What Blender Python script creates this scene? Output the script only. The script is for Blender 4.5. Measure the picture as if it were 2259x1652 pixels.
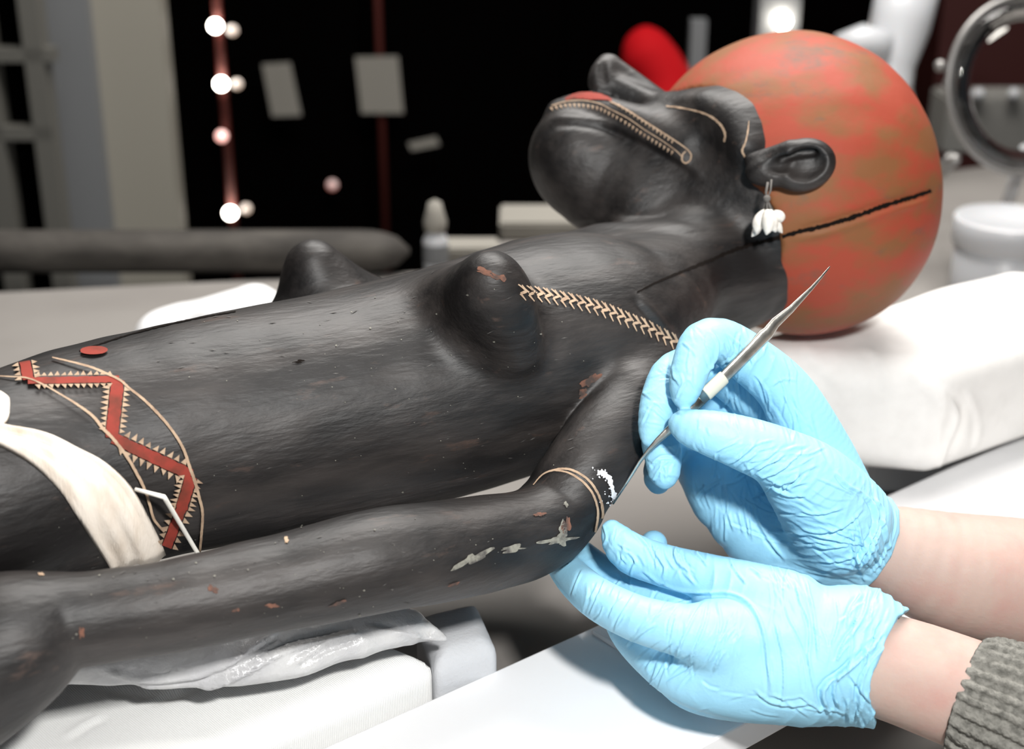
import bpy, bmesh, math, random
import numpy as np
from mathutils import Vector, Matrix
from mathutils.bvhtree import BVHTree

rng = random.Random(7)
nrs = np.random.RandomState(11)
for o in list(bpy.data.objects):
    bpy.data.objects.remove(o)

# ------------------------------------------------------------------ camera, world, lights, exposure
FW, FH, LENS = 2259, 1652, 50.0
FPX = LENS / 36.0 * FW
PITCH = math.radians(22)
H = 0.50
CAM = np.array([0.0, 0.0, H])
R_ = np.array([1.0, 0, 0])
F_ = np.array([0, math.cos(PITCH), -math.sin(PITCH)])
U_ = np.array([0, math.sin(PITCH), math.cos(PITCH)])


def P(x, y, d):
    """point seen at pixel x, y at depth d (metres along the view axis)"""
    return CAM + d * (F_ + (x - FW / 2) / FPX * R_ + (FH / 2 - y) / FPX * U_)


def Z(x, y, z):
    """point on the horizontal plane at height z seen at pixel x, y"""
    d = (H - z) / (math.sin(PITCH) + (y - FH / 2) / FPX * math.cos(PITCH))
    return P(x, y, d)


def proj(p):
    q = p - CAM
    d = q @ F_
    return FW / 2 + FPX * (q @ R_) / d, FH / 2 - FPX * (q @ U_) / d, d


def pr(px, d):
    return px * d / FPX


sc = bpy.context.scene
cd = bpy.data.cameras.new('camera')
cam = bpy.data.objects.new('camera', cd)
sc.collection.objects.link(cam)
cd.lens = LENS
cd.sensor_width = 36
cd.clip_start = 0.02
cam.location = CAM
cam.rotation_euler = (math.radians(90) - PITCH, 0, 0)
cd.dof.use_dof = True
cd.dof.focus_distance = 0.735
cd.dof.aperture_fstop = 6.3
sc.camera = cam

w = bpy.data.worlds.new('world')
sc.world = w
w.use_nodes = True
w.node_tree.nodes['Background'].inputs[0].default_value = (0.9, 0.95, 1.0, 1)
w.node_tree.nodes['Background'].inputs[1].default_value = 0.24


def area(name, loc, target, size, energy, col=(1, 1, 1), sy=None):
    l = bpy.data.lights.new(name, 'AREA')
    l.energy = energy
    l.color = col
    l.size = size
    if sy:
        l.shape = 'RECTANGLE'
        l.size_y = sy
    o = bpy.data.objects.new(name, l)
    sc.collection.objects.link(o)
    o.location = loc
    o.rotation_euler = (Vector(target) - Vector(loc)).to_track_quat('-Z', 'Y').to_euler()
    return o


fl = CAM + 0.16 * R_ + 0.19 * U_
area('flash_light', fl, P(1150, 900, 0.9), 0.06, 7.2, (1, 0.985, 0.96))
area('ceiling_light', (0.25, 1.55, 1.75), (0.1, 0.85, 0.15), 1.5, 54, (1.0, 0.97, 0.93), 0.9)

sc.view_settings.view_transform = 'Standard'
sc.view_settings.look = 'None'
sc.view_settings.gamma = 1
sc.view_settings.use_curve_mapping = False
sc.view_settings.exposure = 0.45
sc.cycles.use_denoising = True


# ------------------------------------------------------------------ materials
def mat(name, col, rough=0.5, metal=0.0, col2=None, nscale=20, ndetail=4, lo=0.4, hi=0.6, bump=0.0, bscale=80,
        stretch=(1, 1, 1), rot=(0, 0, 0), sss=0.0, spec=0.5, trans=0.0, alpha=1.0, emit=None, estr=0, col3=None, n3=8,
        lo3=0.6, hi3=0.7, coat=0.0, bdetail=3, bstretch=(1, 1, 1), bdist=0.001, sssr=(0.006, 0.003, 0.002)):
    m = bpy.data.materials.new(name)
    m.use_nodes = True
    nt = m.node_tree
    b = nt.nodes['Principled BSDF']
    b.inputs['Base Color'].default_value = (*col, 1)
    b.inputs['Roughness'].default_value = rough
    b.inputs['Metallic'].default_value = metal
    b.inputs['Specular IOR Level'].default_value = spec
    b.inputs['Transmission Weight'].default_value = trans
    b.inputs['Alpha'].default_value = alpha
    b.inputs['Coat Weight'].default_value = coat
    if sss:
        b.inputs['Subsurface Weight'].default_value = sss
        b.inputs['Subsurface Radius'].default_value = sssr
        b.inputs['Subsurface Scale'].default_value = 1.0
    if emit:
        b.inputs['Emission Color'].default_value = (*emit, 1)
        b.inputs['Emission Strength'].default_value = estr
    tc = nt.nodes.new('ShaderNodeTexCoord')

    def mapped(st, rt=(0, 0, 0)):
        r = nt.nodes.new('ShaderNodeMapping')
        r.inputs['Rotation'].default_value = rt
        s = nt.nodes.new('ShaderNodeMapping')
        s.inputs['Scale'].default_value = st
        nt.links.new(tc.outputs['Object'], r.inputs[0])
        nt.links.new(r.outputs[0], s.inputs[0])
        return s.outputs[0]

    def noise(scale, det, vec, rg=0.55):
        n = nt.nodes.new('ShaderNodeTexNoise')
        n.inputs['Scale'].default_value = scale
        n.inputs['Detail'].default_value = det
        n.inputs['Roughness'].default_value = rg
        nt.links.new(vec, n.inputs['Vector'])
        return n.outputs[0]

    def ramp(fac, a, c):
        r = nt.nodes.new('ShaderNodeMapRange')
        r.inputs['From Min'].default_value = a
        r.inputs['From Max'].default_value = c
        nt.links.new(fac, r.inputs[0])
        return r.outputs[0]

    def mix(f, a, c):
        x = nt.nodes.new('ShaderNodeMix')
        x.data_type = 'RGBA'
        nt.links.new(f, x.inputs[0])
        for s, v in ((6, a), (7, c)):
            if isinstance(v, tuple):
                x.inputs[s].default_value = (*v, 1)
            else:
                nt.links.new(v, x.inputs[s])
        return x.outputs[2]
    m['_'] = 1
    cur = col
    if col2:
        cur = mix(ramp(noise(nscale, ndetail, mapped(stretch, rot)), lo, hi), col, col2)
    if col3:
        cur = mix(ramp(noise(n3, 6, mapped(stretch, rot), 0.65), lo3, hi3), cur, col3)
    if not isinstance(cur, tuple):
        nt.links.new(cur, b.inputs['Base Color'])
    if bump:
        bn = nt.nodes.new('ShaderNodeBump')
        bn.inputs['Strength'].default_value = bump
        bn.inputs['Distance'].default_value = bdist
        nt.links.new(noise(bscale, bdetail, mapped(bstretch, rot)), bn.inputs['Height'])
        nt.links.new(bn.outputs[0], b.inputs['Normal'])
    m['h'] = 0
    return m


AX = (0, 0, -math.radians(24))
M = {}
M['wood'] = mat('black_patina', (0.008, 0.007, 0.007), 0.5, col2=(0.034, 0.029, 0.027), nscale=13, ndetail=12, lo=0.42,
                hi=0.68, bump=0.5, bscale=60, stretch=(1, 3.5, 3.5), rot=AX, bstretch=(1, 4, 4), bdetail=8,
                col3=(0.06, 0.038, 0.03), n3=24, lo3=0.62, hi3=0.74, spec=0.42, bdist=0.0012)
M['cap'] = mat('red_ochre_paint', (0.32, 0.050, 0.024), 0.66, col2=(0.21, 0.080, 0.028), nscale=19, ndetail=10, lo=0.42,
               hi=0.58, bump=0.3, bscale=80, col3=(0.10, 0.080, 0.055), n3=16, lo3=0.57, hi3=0.72, spec=0.4,
               stretch=(1, 1, 2), bdist=0.001)
M['seam'] = mat('dark_crack', (0.006, 0.004, 0.003), 0.9, spec=0.1)
M['cream_paint'] = mat('cream_pigment', (0.43, 0.31, 0.215), 0.8, col2=(0.28, 0.19, 0.13), nscale=150, lo=0.45, hi=0.7,
                       spec=0.2)
M['red_paint'] = mat('red_pigment', (0.25, 0.036, 0.024), 0.75, col2=(0.12, 0.03, 0.018), nscale=90, lo=0.45, hi=0.7,
                     spec=0.25)
M['white_fill'] = mat('white_filler', (0.9, 0.9, 0.92), 0.8, col2=(0.7, 0.7, 0.72), nscale=200, bump=0.4, bscale=400)
M['rust'] = mat('worn_reddish_wood', (0.16, 0.07, 0.045), 0.9, col2=(0.05, 0.035, 0.03), nscale=160, lo=.4, hi=.6)
M['chip'] = mat('pale_chip', (0.22, 0.215, 0.18), 0.9, col2=(0.07, 0.065, 0.06), nscale=220, lo=.4, hi=.65)
M['scratch'] = mat('pale_rub_mark', (0.10, 0.095, 0.09), 0.8, col2=(0.05, 0.047, 0.045), nscale=200)
M['cloth'] = mat('cream_cotton_strip', (0.80, 0.72, 0.63), 0.9, col2=(0.66, 0.56, 0.46), nscale=40, ndetail=6, lo=.45,
                 hi=.75, bump=0.5, bscale=240, stretch=(3, 1, 1), bstretch=(5, 1, 1), rot=AX, spec=0.1)
M['white_strip'] = mat('white_strip', (0.85, 0.82, 0.75), 0.7)
M['glove'] = mat('blue_nitrile', (0.31, 0.62, 0.81), 0.5, col2=(0.28, 0.59, 0.79), nscale=18, lo=.35, hi=.65, bump=0.25,
                 bscale=600, spec=0.35, bdist=0.0007, bdetail=5, sss=0.06, sssr=(0.001, 0.002, 0.003))
M['skin'] = mat('pale_skin', (0.45, 0.335, 0.29), 0.6, col2=(0.45, 0.275, 0.24), nscale=45, ndetail=6, lo=.45, hi=.75,
                bump=0.35, bscale=330, spec=0.35, sss=0.25, sssr=(0.008, 0.003, 0.0015), bdist=0.0006, bdetail=6)
M['wool'] = mat('grey_wool', (0.21, 0.205, 0.185), 0.95, col2=(0.10, 0.098, 0.088), nscale=260, ndetail=3, lo=.4, hi=.7,
                bump=0.9, bscale=420, spec=0.1, bdist=0.0015)
M['steel'] = mat('brushed_steel', (0.62, 0.60, 0.55), 0.38, 1.0, bump=0.15, bscale=300, col2=(0.42, 0.40, 0.36),
                 nscale=120, lo=.4, hi=.7)
M['tape'] = mat('cream_band', (0.62, 0.60, 0.50), 0.6)
M['pillow'] = mat('white_cotton', (0.80, 0.79, 0.77), 0.9, bump=0.6, bscale=1100, col2=(0.74, 0.73, 0.71), nscale=30,
                  spec=0.15, bdist=0.0005)
M['knit'] = mat('white_knit_cloth', (0.84, 0.84, 0.83), 0.9, spec=0.1)
M['plastic_bag'] = mat('crinkled_grey_plastic', (0.50, 0.50, 0.50), 0.3, bump=0.9, bscale=45, bdetail=6, spec=0.5,
                       bdist=0.004, col2=(0.42, 0.42, 0.43), nscale=30)
M['foam'] = mat('pale_foam', (0.50, 0.51, 0.53), 0.75, bump=0.5, bscale=500, spec=0.3, bdist=0.0008)
M['plank'] = mat('white_laminate', (0.88, 0.88, 0.89), 0.45, spec=0.4)
M['table'] = mat('grey_table', (0.24, 0.225, 0.21), 0.65, col2=(0.215, 0.20, 0.187), nscale=6, spec=0.4)
M['wall'] = mat('dark_wall', (0.003, 0.002, 0.002), 0.9, spec=0.0)
M['floor'] = mat('dark_floor', (0.01, 0.009, 0.008), 0.9, spec=0.05)
M['ceiling'] = mat('dim_ceiling', (0.05, 0.05, 0.05), 0.9, spec=0.05)
M['shell'] = mat('white_shell', (0.78, 0.74, 0.68), 0.3, col2=(0.55, 0.50, 0.44), nscale=160, lo=.5, hi=.8)
M['cord'] = mat('grey_thread', (0.13, 0.12, 0.11), 0.9)

# knit weave: rows of little loops as bump
nt = M['knit'].node_tree
tc = nt.nodes.new('ShaderNodeTexCoord')
mp = nt.nodes.new('ShaderNodeMapping')
mp.inputs['Rotation'].default_value = (0, 0, -math.radians(44))
nt.links.new(tc.outputs['Object'], mp.inputs[0])
wv = nt.nodes.new('ShaderNodeTexWave')
wv.inputs['Scale'].default_value = 290
wv.inputs['Distortion'].default_value = 1.2
wv.inputs['Detail'].default_value = 2
wv.inputs['Detail Scale'].default_value = 4
nt.links.new(mp.outputs[0], wv.inputs['Vector'])
bp = nt.nodes.new('ShaderNodeBump')
bp.inputs['Strength'].default_value = 0.35
bp.inputs['Distance'].default_value = 0.0012
nt.links.new(wv.outputs[1], bp.inputs['Height'])
nt.links.new(bp.outputs[0], nt.nodes['Principled BSDF'].inputs['Normal'])


# ------------------------------------------------------------------ object helpers
def tag(o, label, cat, group=None, kind=None):
    if label:
        o['label'] = label
    if cat:
        o['category'] = cat
    if group:
        o['group'] = group
    if kind:
        o['kind'] = kind
    return o


def empty(name, loc, label, cat, group=None):
    o = bpy.data.objects.new(name, None)
    sc.collection.objects.link(o)
    o.location = loc
    o.empty_display_size = 0.02
    bpy.context.view_layer.update()
    return tag(o, label, cat, group)


def link(name, verts, faces, m, parent=None, smooth=True):
    me = bpy.data.meshes.new(name)
    me.from_pydata([tuple(v) for v in verts] if not isinstance(verts, np.ndarray) else verts.tolist(), [],
                   faces if not isinstance(faces, np.ndarray) else faces.tolist())
    me.update()
    if smooth:
        me.polygons.foreach_set('use_smooth', [True] * len(me.polygons))
    me.materials.append(m)
    o = bpy.data.objects.new(name, me)
    sc.collection.objects.link(o)
    if parent:
        o.parent = parent
        o.matrix_parent_inverse = Matrix.Translation(parent.location).inverted()
    return o


def bmobj(name, bm, m, parent=None, smooth=False):
    me = bpy.data.meshes.new(name)
    bmesh.ops.recalc_face_normals(bm, faces=bm.faces)
    bm.to_mesh(me)
    bm.free()
    if smooth:
        me.polygons.foreach_set('use_smooth', [True] * len(me.polygons))
    me.materials.append(m)
    o = bpy.data.objects.new(name, me)
    sc.collection.objects.link(o)
    if parent:
        o.parent = parent
        o.matrix_parent_inverse = Matrix.Translation(parent.location).inverted()
    return o


def prism(name, pts, z0, z1, m, parent=None, bevel=0.0, seg=3):
    bm = bmesh.new()
    lo = [bm.verts.new((p[0], p[1], z0)) for p in pts]
    hi = [bm.verts.new((p[0], p[1], z1)) for p in pts]
    n = len(pts)
    bm.faces.new(lo[::-1])
    bm.faces.new(hi)
    for i in range(n):
        bm.faces.new((lo[i], lo[(i + 1) % n], hi[(i + 1) % n], hi[i]))
    if bevel:
        bmesh.ops.bevel(bm, geom=bm.edges[:], offset=bevel, segments=seg, affect='EDGES', profile=0.5)
    return bmobj(name, bm, m, parent, bevel > 0 and seg > 2)


def box(name, c, s, m, parent=None, bevel=0.0, rot=None):
    bm = bmesh.new()
    bmesh.ops.create_cube(bm, size=1)
    bmesh.ops.scale(bm, vec=s, verts=bm.verts)
    if bevel:
        bmesh.ops.bevel(bm, geom=bm.edges[:], offset=bevel, segments=2, affect='EDGES')
    if rot is not None:
        bmesh.ops.transform(bm, matrix=rot, verts=bm.verts)
    bmesh.ops.translate(bm, vec=c, verts=bm.verts)
    return bmobj(name, bm, m, parent)


def tube(name, pts, radii, m, parent=None, seg=12, flat=1.0, flatdir=None, cap=True, kind=None):
    pts = [Vector(p) for p in pts]
    if not hasattr(radii, '__len__'):
        radii = [radii] * len(pts)
    vs, fs = [], []
    prev = Vector(flatdir) if flatdir is not None else Vector((0.13, 0.31, 0.94))
    for i, p in enumerate(pts):
        t = (pts[min(i + 1, len(pts) - 1)] - pts[max(i - 1, 0)]).normalized()
        u = (prev - t * prev.dot(t)).normalized()
        v = t.cross(u)
        prev = u
        for k in range(seg):
            a = 2 * math.pi * k / seg
            vs.append(p + (u * math.cos(a) * flat + v * math.sin(a)) * radii[i])
    for i in range(len(pts) - 1):
        for k in range(seg):
            a, b = i * seg + k, i * seg + (k + 1) % seg
            fs.append((a, b, b + seg, a + seg))
    if cap:
        fs.append(tuple(range(seg))[::-1])
        fs.append(tuple(range((len(pts) - 1) * seg, len(pts) * seg)))
    return link(name, vs, fs, m, parent)


def lathe(name, prof, loc, m, parent=None, seg=32, rot=None):
    vs, fs = [], []
    for r, z in prof:
        for k in range(seg):
            a = 2 * math.pi * k / seg
            v = Vector((r * math.cos(a), r * math.sin(a), z))
            if rot is not None:
                v = rot @ v
            vs.append(v + Vector(loc))
    for i in range(len(prof) - 1):
        for k in range(seg):
            a, b = i * seg + k, i * seg + (k + 1) % seg
            fs.append((a, b, b + seg, a + seg))
    return link(name, vs, fs, m, parent)


def ball(name, c, r, m, parent=None, sub=2, scale=(1, 1, 1), rot=None):
    bm = bmesh.new()
    bmesh.ops.create_icosphere(bm, subdivisions=sub, radius=r)
    bmesh.ops.scale(bm, vec=scale, verts=bm.verts)
    if rot is not None:
        bmesh.ops.transform(bm, matrix=rot, verts=bm.verts)
    bmesh.ops.translate(bm, vec=c, verts=bm.verts)
    return bmobj(name, bm, m, parent, True)


def smooth_curve(pts, step=4.0):
    """Catmull-Rom through 2-D or n-D points, resampled about every `step`"""
    a = np.array(pts, float)
    if len(a) == 2:
        n = max(2, int(np.linalg.norm(a[1] - a[0]) / step) + 1)
        return a[0] + (a[1] - a[0]) * np.linspace(0, 1, n)[:, None]
    e = np.vstack([2 * a[0] - a[1], a, 2 * a[-1] - a[-2]])
    out = []
    for i in range(1, len(e) - 2):
        n = max(2, int(np.linalg.norm((e[i + 1] - e[i])[:2]) / step))
        t = np.linspace(0, 1, n, endpoint=False)[:, None]
        p0, p1, p2, p3 = e[i - 1], e[i], e[i + 1], e[i + 2]
        out.append(0.5 * (2 * p1 + (p2 - p0) * t + (2 * p0 - 5 * p1 + 4 * p2 - p3) * t ** 2
                          + (3 * p1 - p0 - 3 * p2 + p3) * t ** 3))
    out.append(a[-1:])
    return np.vstack(out)


# ------------------------------------------------------------------ signed distance modelling
def snoise(p, freq, seed, n=10):
    r = np.random.RandomState(seed)
    k = r.normal(size=(n, 3))
    k = k / np.linalg.norm(k, axis=1)[:, None] * freq * r.uniform(0.5, 1.5, size=(n, 1))
    ph = r.uniform(0, 6.28, n)
    return np.sin(p @ k.T + ph).sum(1) / math.sqrt(n)


class Field:
    def __init__(s, lo, hi, h):
        s.lo = np.array(lo, float)
        s.h = h
        s.n = np.ceil((np.array(hi) - s.lo) / h).astype(int) + 1
        s.v = np.full(s.n, 0.05, np.float32)
        s.ax = [(s.lo[i] + h * np.arange(s.n[i])).astype(np.float32) for i in range(3)]

    def win(s, lo, hi, mg):
        a = np.clip(np.floor((np.array(lo) - mg - s.lo) / s.h).astype(int), 0, s.n)
        b = np.clip(np.ceil((np.array(hi) + mg - s.lo) / s.h).astype(int) + 1, 0, s.n)
        if (b <= a).any():
            return None
        sl = tuple(slice(a[i], b[i]) for i in range(3))
        X, Y, Zz = np.meshgrid(*[s.ax[i][sl[i]] for i in range(3)], indexing='ij', sparse=True)
        return sl, X, Y, Zz

    def join(s, sl, d, k):
        c = s.v[sl]
        if k > 0:
            hh = np.maximum(k - np.abs(c - d), 0)
            s.v[sl] = np.minimum(c, d) - hh * hh / (4 * k)
        else:
            s.v[sl] = np.minimum(c, d)

    def cut(s, sl, d, k):
        c = s.v[sl]
        d = -d
        if k > 0:
            hh = np.maximum(k - np.abs(c - d), 0)
            s.v[sl] = np.maximum(c, d) + hh * hh / (4 * k)
        else:
            s.v[sl] = np.maximum(c, d)

    def cap(s, a, b, ra, rb, k=0.004, sub=False, mg=0.0):
        a, b = np.array(a, np.float32), np.array(b, np.float32)
        r = max(ra, rb)
        W = s.win(np.minimum(a, b) - r, np.maximum(a, b) + r, k + mg + 3 * s.h)
        if W is None:
            return
        sl, X, Y, Zz = W
        ab = b - a
        L = float(ab @ ab) + 1e-12
        t = np.clip(((X - a[0]) * ab[0] + (Y - a[1]) * ab[1] + (Zz - a[2]) * ab[2]) / L, 0, 1)
        d = np.sqrt((X - a[0] - t * ab[0]) ** 2 + (Y - a[1] - t * ab[1]) ** 2 + (Zz - a[2] - t * ab[2]) ** 2) - (
            ra + t * (rb - ra))
        (s.cut if sub else s.join)(sl, d, k)

    def chain(s, pts, k=0.004, sub=False, step=30.0):
        """pts: (x px, y px, r px, depth); a smooth tapering tube through them, joined to the rest with blend k"""
        a = smooth_curve(pts, step) if len(pts) > 2 else np.array(pts, float)
        c = np.array([P(p[0], p[1], p[3]) for p in a], np.float32)
        r = np.array([pr(p[2], p[3]) for p in a], np.float32)
        W = s.win((c - r[:, None]).min(0), (c + r[:, None]).max(0), k + 3 * s.h)
        if W is None:
            return
        SL = W[0]
        tmp = Field.__new__(Field)
        tmp.lo = np.array([s.ax[i][SL[i]][0] for i in range(3)], float)
        tmp.h = s.h
        tmp.ax = [s.ax[i][SL[i]] for i in range(3)]
        tmp.n = np.array([len(q) for q in tmp.ax])
        tmp.v = np.full(tmp.n, 0.05, np.float32)
        for i in range(len(a) - 1):
            tmp.cap(c[i], c[i + 1], r[i], r[i + 1], 0.0, mg=k)
        (s.cut if sub else s.join)(SL, tmp.v, k)

    def ell(s, c, rad, k=0.004, rot=None, sub=False):
        c = np.array(c, np.float32)
        r = max(rad)
        W = s.win(c - r, c + r, k + 3 * s.h)
        if W is None:
            return
        sl, X, Y, Zz = W
        q = [X - c[0], Y - c[1], Zz - c[2]]
        if rot is not None:
            q = [rot[i][0] * q[0] + rot[i][1] * q[1] + rot[i][2] * q[2] for i in range(3)]
        k0 = np.sqrt(sum((q[i] / rad[i]) ** 2 for i in range(3)))
        k1 = np.sqrt(sum((q[i] / rad[i] ** 2) ** 2 for i in range(3))) + 1e-9
        (s.cut if sub else s.join)(sl, k0 * (k0 - 1) / k1, k)

    def full(s):
        return np.meshgrid(*s.ax, indexing='ij', sparse=True)

    def mesh(s):
        v = s.v
        ins = v < 0
        n = np.array(v.shape) - 1
        cnt = np.zeros(n, np.int8)
        for i in (0, 1):
            for j in (0, 1):
                for k in (0, 1):
                    cnt += ins[i:n[0] + i, j:n[1] + j, k:n[2] + k]
        act = (cnt > 0) & (cnt < 8)
        I, J, K = np.nonzero(act)
        idx = np.full(n, -1, np.int32)
        idx[I, J, K] = np.arange(len(I))
        acc = np.zeros((len(I), 3))
        num = np.zeros(len(I))
        cor = [(i, j, k) for i in (0, 1) for j in (0, 1) for k in (0, 1)]
        cv = {c: v[I + c[0], J + c[1], K + c[2]].astype(float) for c in cor}
        for c in cor:
            for a in range(3):
                if c[a] == 0:
                    e = list(c)
                    e[a] = 1
                    e = tuple(e)
                    x, y = cv[c], cv[e]
                    m = (x < 0) != (y < 0)
                    t = x[m] / (x[m] - y[m])
                    p = np.tile(np.array(c, float), (m.sum(), 1))
                    p[:, a] = t
                    acc[m] += p
                    num[m] += 1
        V = s.lo + s.h * (np.stack([I, J, K], 1) + acc / num[:, None])
        quads = []
        for a in range(3):
            b, c = (a + 1) % 3, (a + 2) % 3
            s0 = [slice(1, -1)] * 3
            s0[a] = slice(0, -1)
            s1 = [slice(1, -1)] * 3
            s1[a] = slice(1, None)
            A, B = ins[tuple(s0)], ins[tuple(s1)]
            for flip in (False, True):
                m = (A & ~B) if not flip else (~A & B)
                q = np.stack(np.nonzero(m), 1)
                if not len(q):
                    continue
                q[:, b] += 1
                q[:, c] += 1
                cells = []
                for db, dc in ((-1, -1), (0, -1), (0, 0), (-1, 0)):
                    r = q.copy()
                    r[:, b] += db
                    r[:, c] += dc
                    ok = r
                    cells.append(idx[r[:, 0], r[:, 1], r[:, 2]])
                Q = np.stack(cells, 1)
                quads.append(Q[:, ::-1] if flip else Q)
        Q = np.vstack(quads)
        Q = Q[(Q >= 0).all(1)]
        return V, Q


def normals(V, Q):
    fn = np.cross(V[Q[:, 2]] - V[Q[:, 0]], V[Q[:, 3]] - V[Q[:, 1]])
    N = np.zeros_like(V)
    for i in range(4):
        for a in range(3):
            N[:, a] += np.bincount(Q[:, i], fn[:, a], len(V))
    return N / (np.linalg.norm(N, axis=1)[:, None] + 1e-12)


def relax(V, Q, it=2, f=0.5):
    for _ in range(it):
        S = np.zeros_like(V)
        C = np.zeros(len(V))
        for i in range(4):
            for j in (1, 3):
                t = Q[:, (i + j) % 4]
                for a in range(3):
                    S[:, a] += np.bincount(Q[:, i], V[t, a], len(V))
                C += np.bincount(Q[:, i], minlength=len(V))
        V = V + f * (S / np.maximum(C, 1)[:, None] - V)
    return V


def seg_dist(px, py, poly):
    """distance of pixels to a polyline, signed by side, and position along it"""
    best = np.full(px.shape, 1e9)
    sgn = np.ones(px.shape)
    L = 0
    along = np.zeros(px.shape)
    tot = sum(np.linalg.norm(np.subtract(b, a)) for a, b in zip(poly[:-1], poly[1:]))
    for a, b in zip(poly[:-1], poly[1:]):
        ax, ay, bx, by = a[0], a[1], b[0], b[1]
        l2 = (bx - ax) ** 2 + (by - ay) ** 2
        t = np.clip(((px - ax) * (bx - ax) + (py - ay) * (by - ay)) / l2, 0, 1)
        dx, dy = px - ax - t * (bx - ax), py - ay - t * (by - ay)
        d = np.hypot(dx, dy)
        m = d < best
        best = np.where(m, d, best)
        sgn = np.where(m, np.sign((bx - ax) * dy - (by - ay) * dx), sgn)
        along = np.where(m, (L + t * math.sqrt(l2)) / tot, along)
        L += math.sqrt(l2)
    return best * sgn, along


def inside(px, py, poly):
    r = np.zeros(px.shape, bool)
    n = len(poly)
    for i in range(n):
        x1, y1 = poly[i]
        x2, y2 = poly[(i + 1) % n]
        c = ((y1 > py) != (y2 > py)) & (px < (x2 - x1) * (py - y1) / (y2 - y1 + 1e-9) + x1)
        r ^= c
    return r


def creases(V, Q, lines):
    """carve folds along lines seen on the camera-facing side: (points, width px, height m)"""
    N = normals(V, Q)
    x, y, d = proj(V)
    view = (CAM - V)
    view /= np.linalg.norm(view, axis=1)[:, None]
    face = np.clip((N * view).sum(1) * 3, 0, 1)
    disp = np.zeros(len(V))
    for pts, wd, amp in lines:
        pl = smooth_curve(pts, 12)
        lo, hi = pl.min(0) - 4 * wd, pl.max(0) + 4 * wd
        m = np.nonzero((x > lo[0]) & (x < hi[0]) & (y > lo[1]) & (y < hi[1]))[0]
        if not len(m):
            continue
        s, al = seg_dist(x[m], y[m], pl.tolist())
        end = np.clip(al * 6, 0, 1) * np.clip((1 - al) * 6, 0, 1)
        prof = np.exp(-(s / wd) ** 2) - 0.8 * np.exp(-((s - 1.7 * wd) / wd) ** 2)
        disp[m] += amp * prof * end * face[m]
    return V + N * disp[:, None]


def zones(V, Q, zs, seed=3):
    """bands of fine folds running across a direction: (x, y, d, dx, dy, dd, radius px, wavelength px, height m)"""
    N = normals(V, Q)
    disp = np.zeros(len(V))
    for i, (x, y, d, dx, dy, dd, rad, wl, amp) in enumerate(zs):
        c = P(x, y, d)
        u = R_ * dx - U_ * dy + F_ * dd
        u = u / np.linalg.norm(u)
        q = V - c
        rr = np.linalg.norm(q, axis=1) / pr(rad, d)
        m = np.nonzero(rr < 1.6)[0]
        s = q[m] @ u / pr(wl, d)
        s = s + 0.42 * snoise(V[m], 90, seed + i) + 0.15 * snoise(V[m], 260, seed + 50 + i)
        rid = 0.9 - 1.6 * np.abs(np.sin(math.pi * s)) ** 0.55
        am = np.clip(0.6 + 0.6 * snoise(V[m], 150, seed + 90 + i), 0.05, 1.4)
        disp[m] += amp * rid * am * np.exp(-(rr[m] * 1.1) ** 4)
    return V + N * disp[:, None]


def folds(seed, regs):
    """many short soft folds: (cx, cy, rx, ry, angle deg, spread, count, length, width, height)"""
    g = random.Random(seed)
    out = []
    for cx, cy, rx, ry, an, sp, n, ln, wd, am in regs:
        for _ in range(n):
            a = math.radians(an + g.uniform(-sp, sp))
            x, y = cx + g.uniform(-rx, rx), cy + g.uniform(-ry, ry)
            L = ln * g.uniform(0.5, 1.2) / 2
            bnd_ = g.uniform(-0.25, 0.25) * L
            dx, dy = math.cos(a), math.sin(a)
            out.append(([(x - dx * L, y - dy * L), (x - dy * bnd_, y + dx * bnd_), (x + dx * L, y + dy * L)],
                        wd * g.uniform(0.7, 1.2), am * g.uniform(0.4, 1.2) * g.choice((1, 1, -0.8))))
    return out


def finish(F, name, m, parent=None, it=1, fn=None):
    V, Q = F.mesh()
    V = relax(V, Q, it)
    if fn:
        V = fn(V, Q)
    return link(name, V, Q, m, parent), V, Q


def clip_px(F, poly, k=0.002):
    """keep the part of a field whose points lie inside a region outlined in the picture plane, cut through in depth"""
    X, Y, Zz = F.full()
    sh = F.v.shape
    m = np.nonzero(F.v.ravel() < 0.03)[0]
    I = np.unravel_index(m, sh)
    V = np.stack([F.ax[a][I[a]] for a in range(3)], 1).astype(float)
    x, y, d = proj(V)
    s, _ = seg_dist(x, y, poly + poly[:1])
    s = np.abs(s) * np.where(inside(x, y, poly), -1, 1) * d / FPX
    c = F.v.ravel()[m]
    hh = np.maximum(k - np.abs(c - s), 0)
    vv = F.v.ravel()
    vv[m] = np.maximum(c, s) + hh * hh / (4 * k)
    F.v = vv.reshape(sh)


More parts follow.
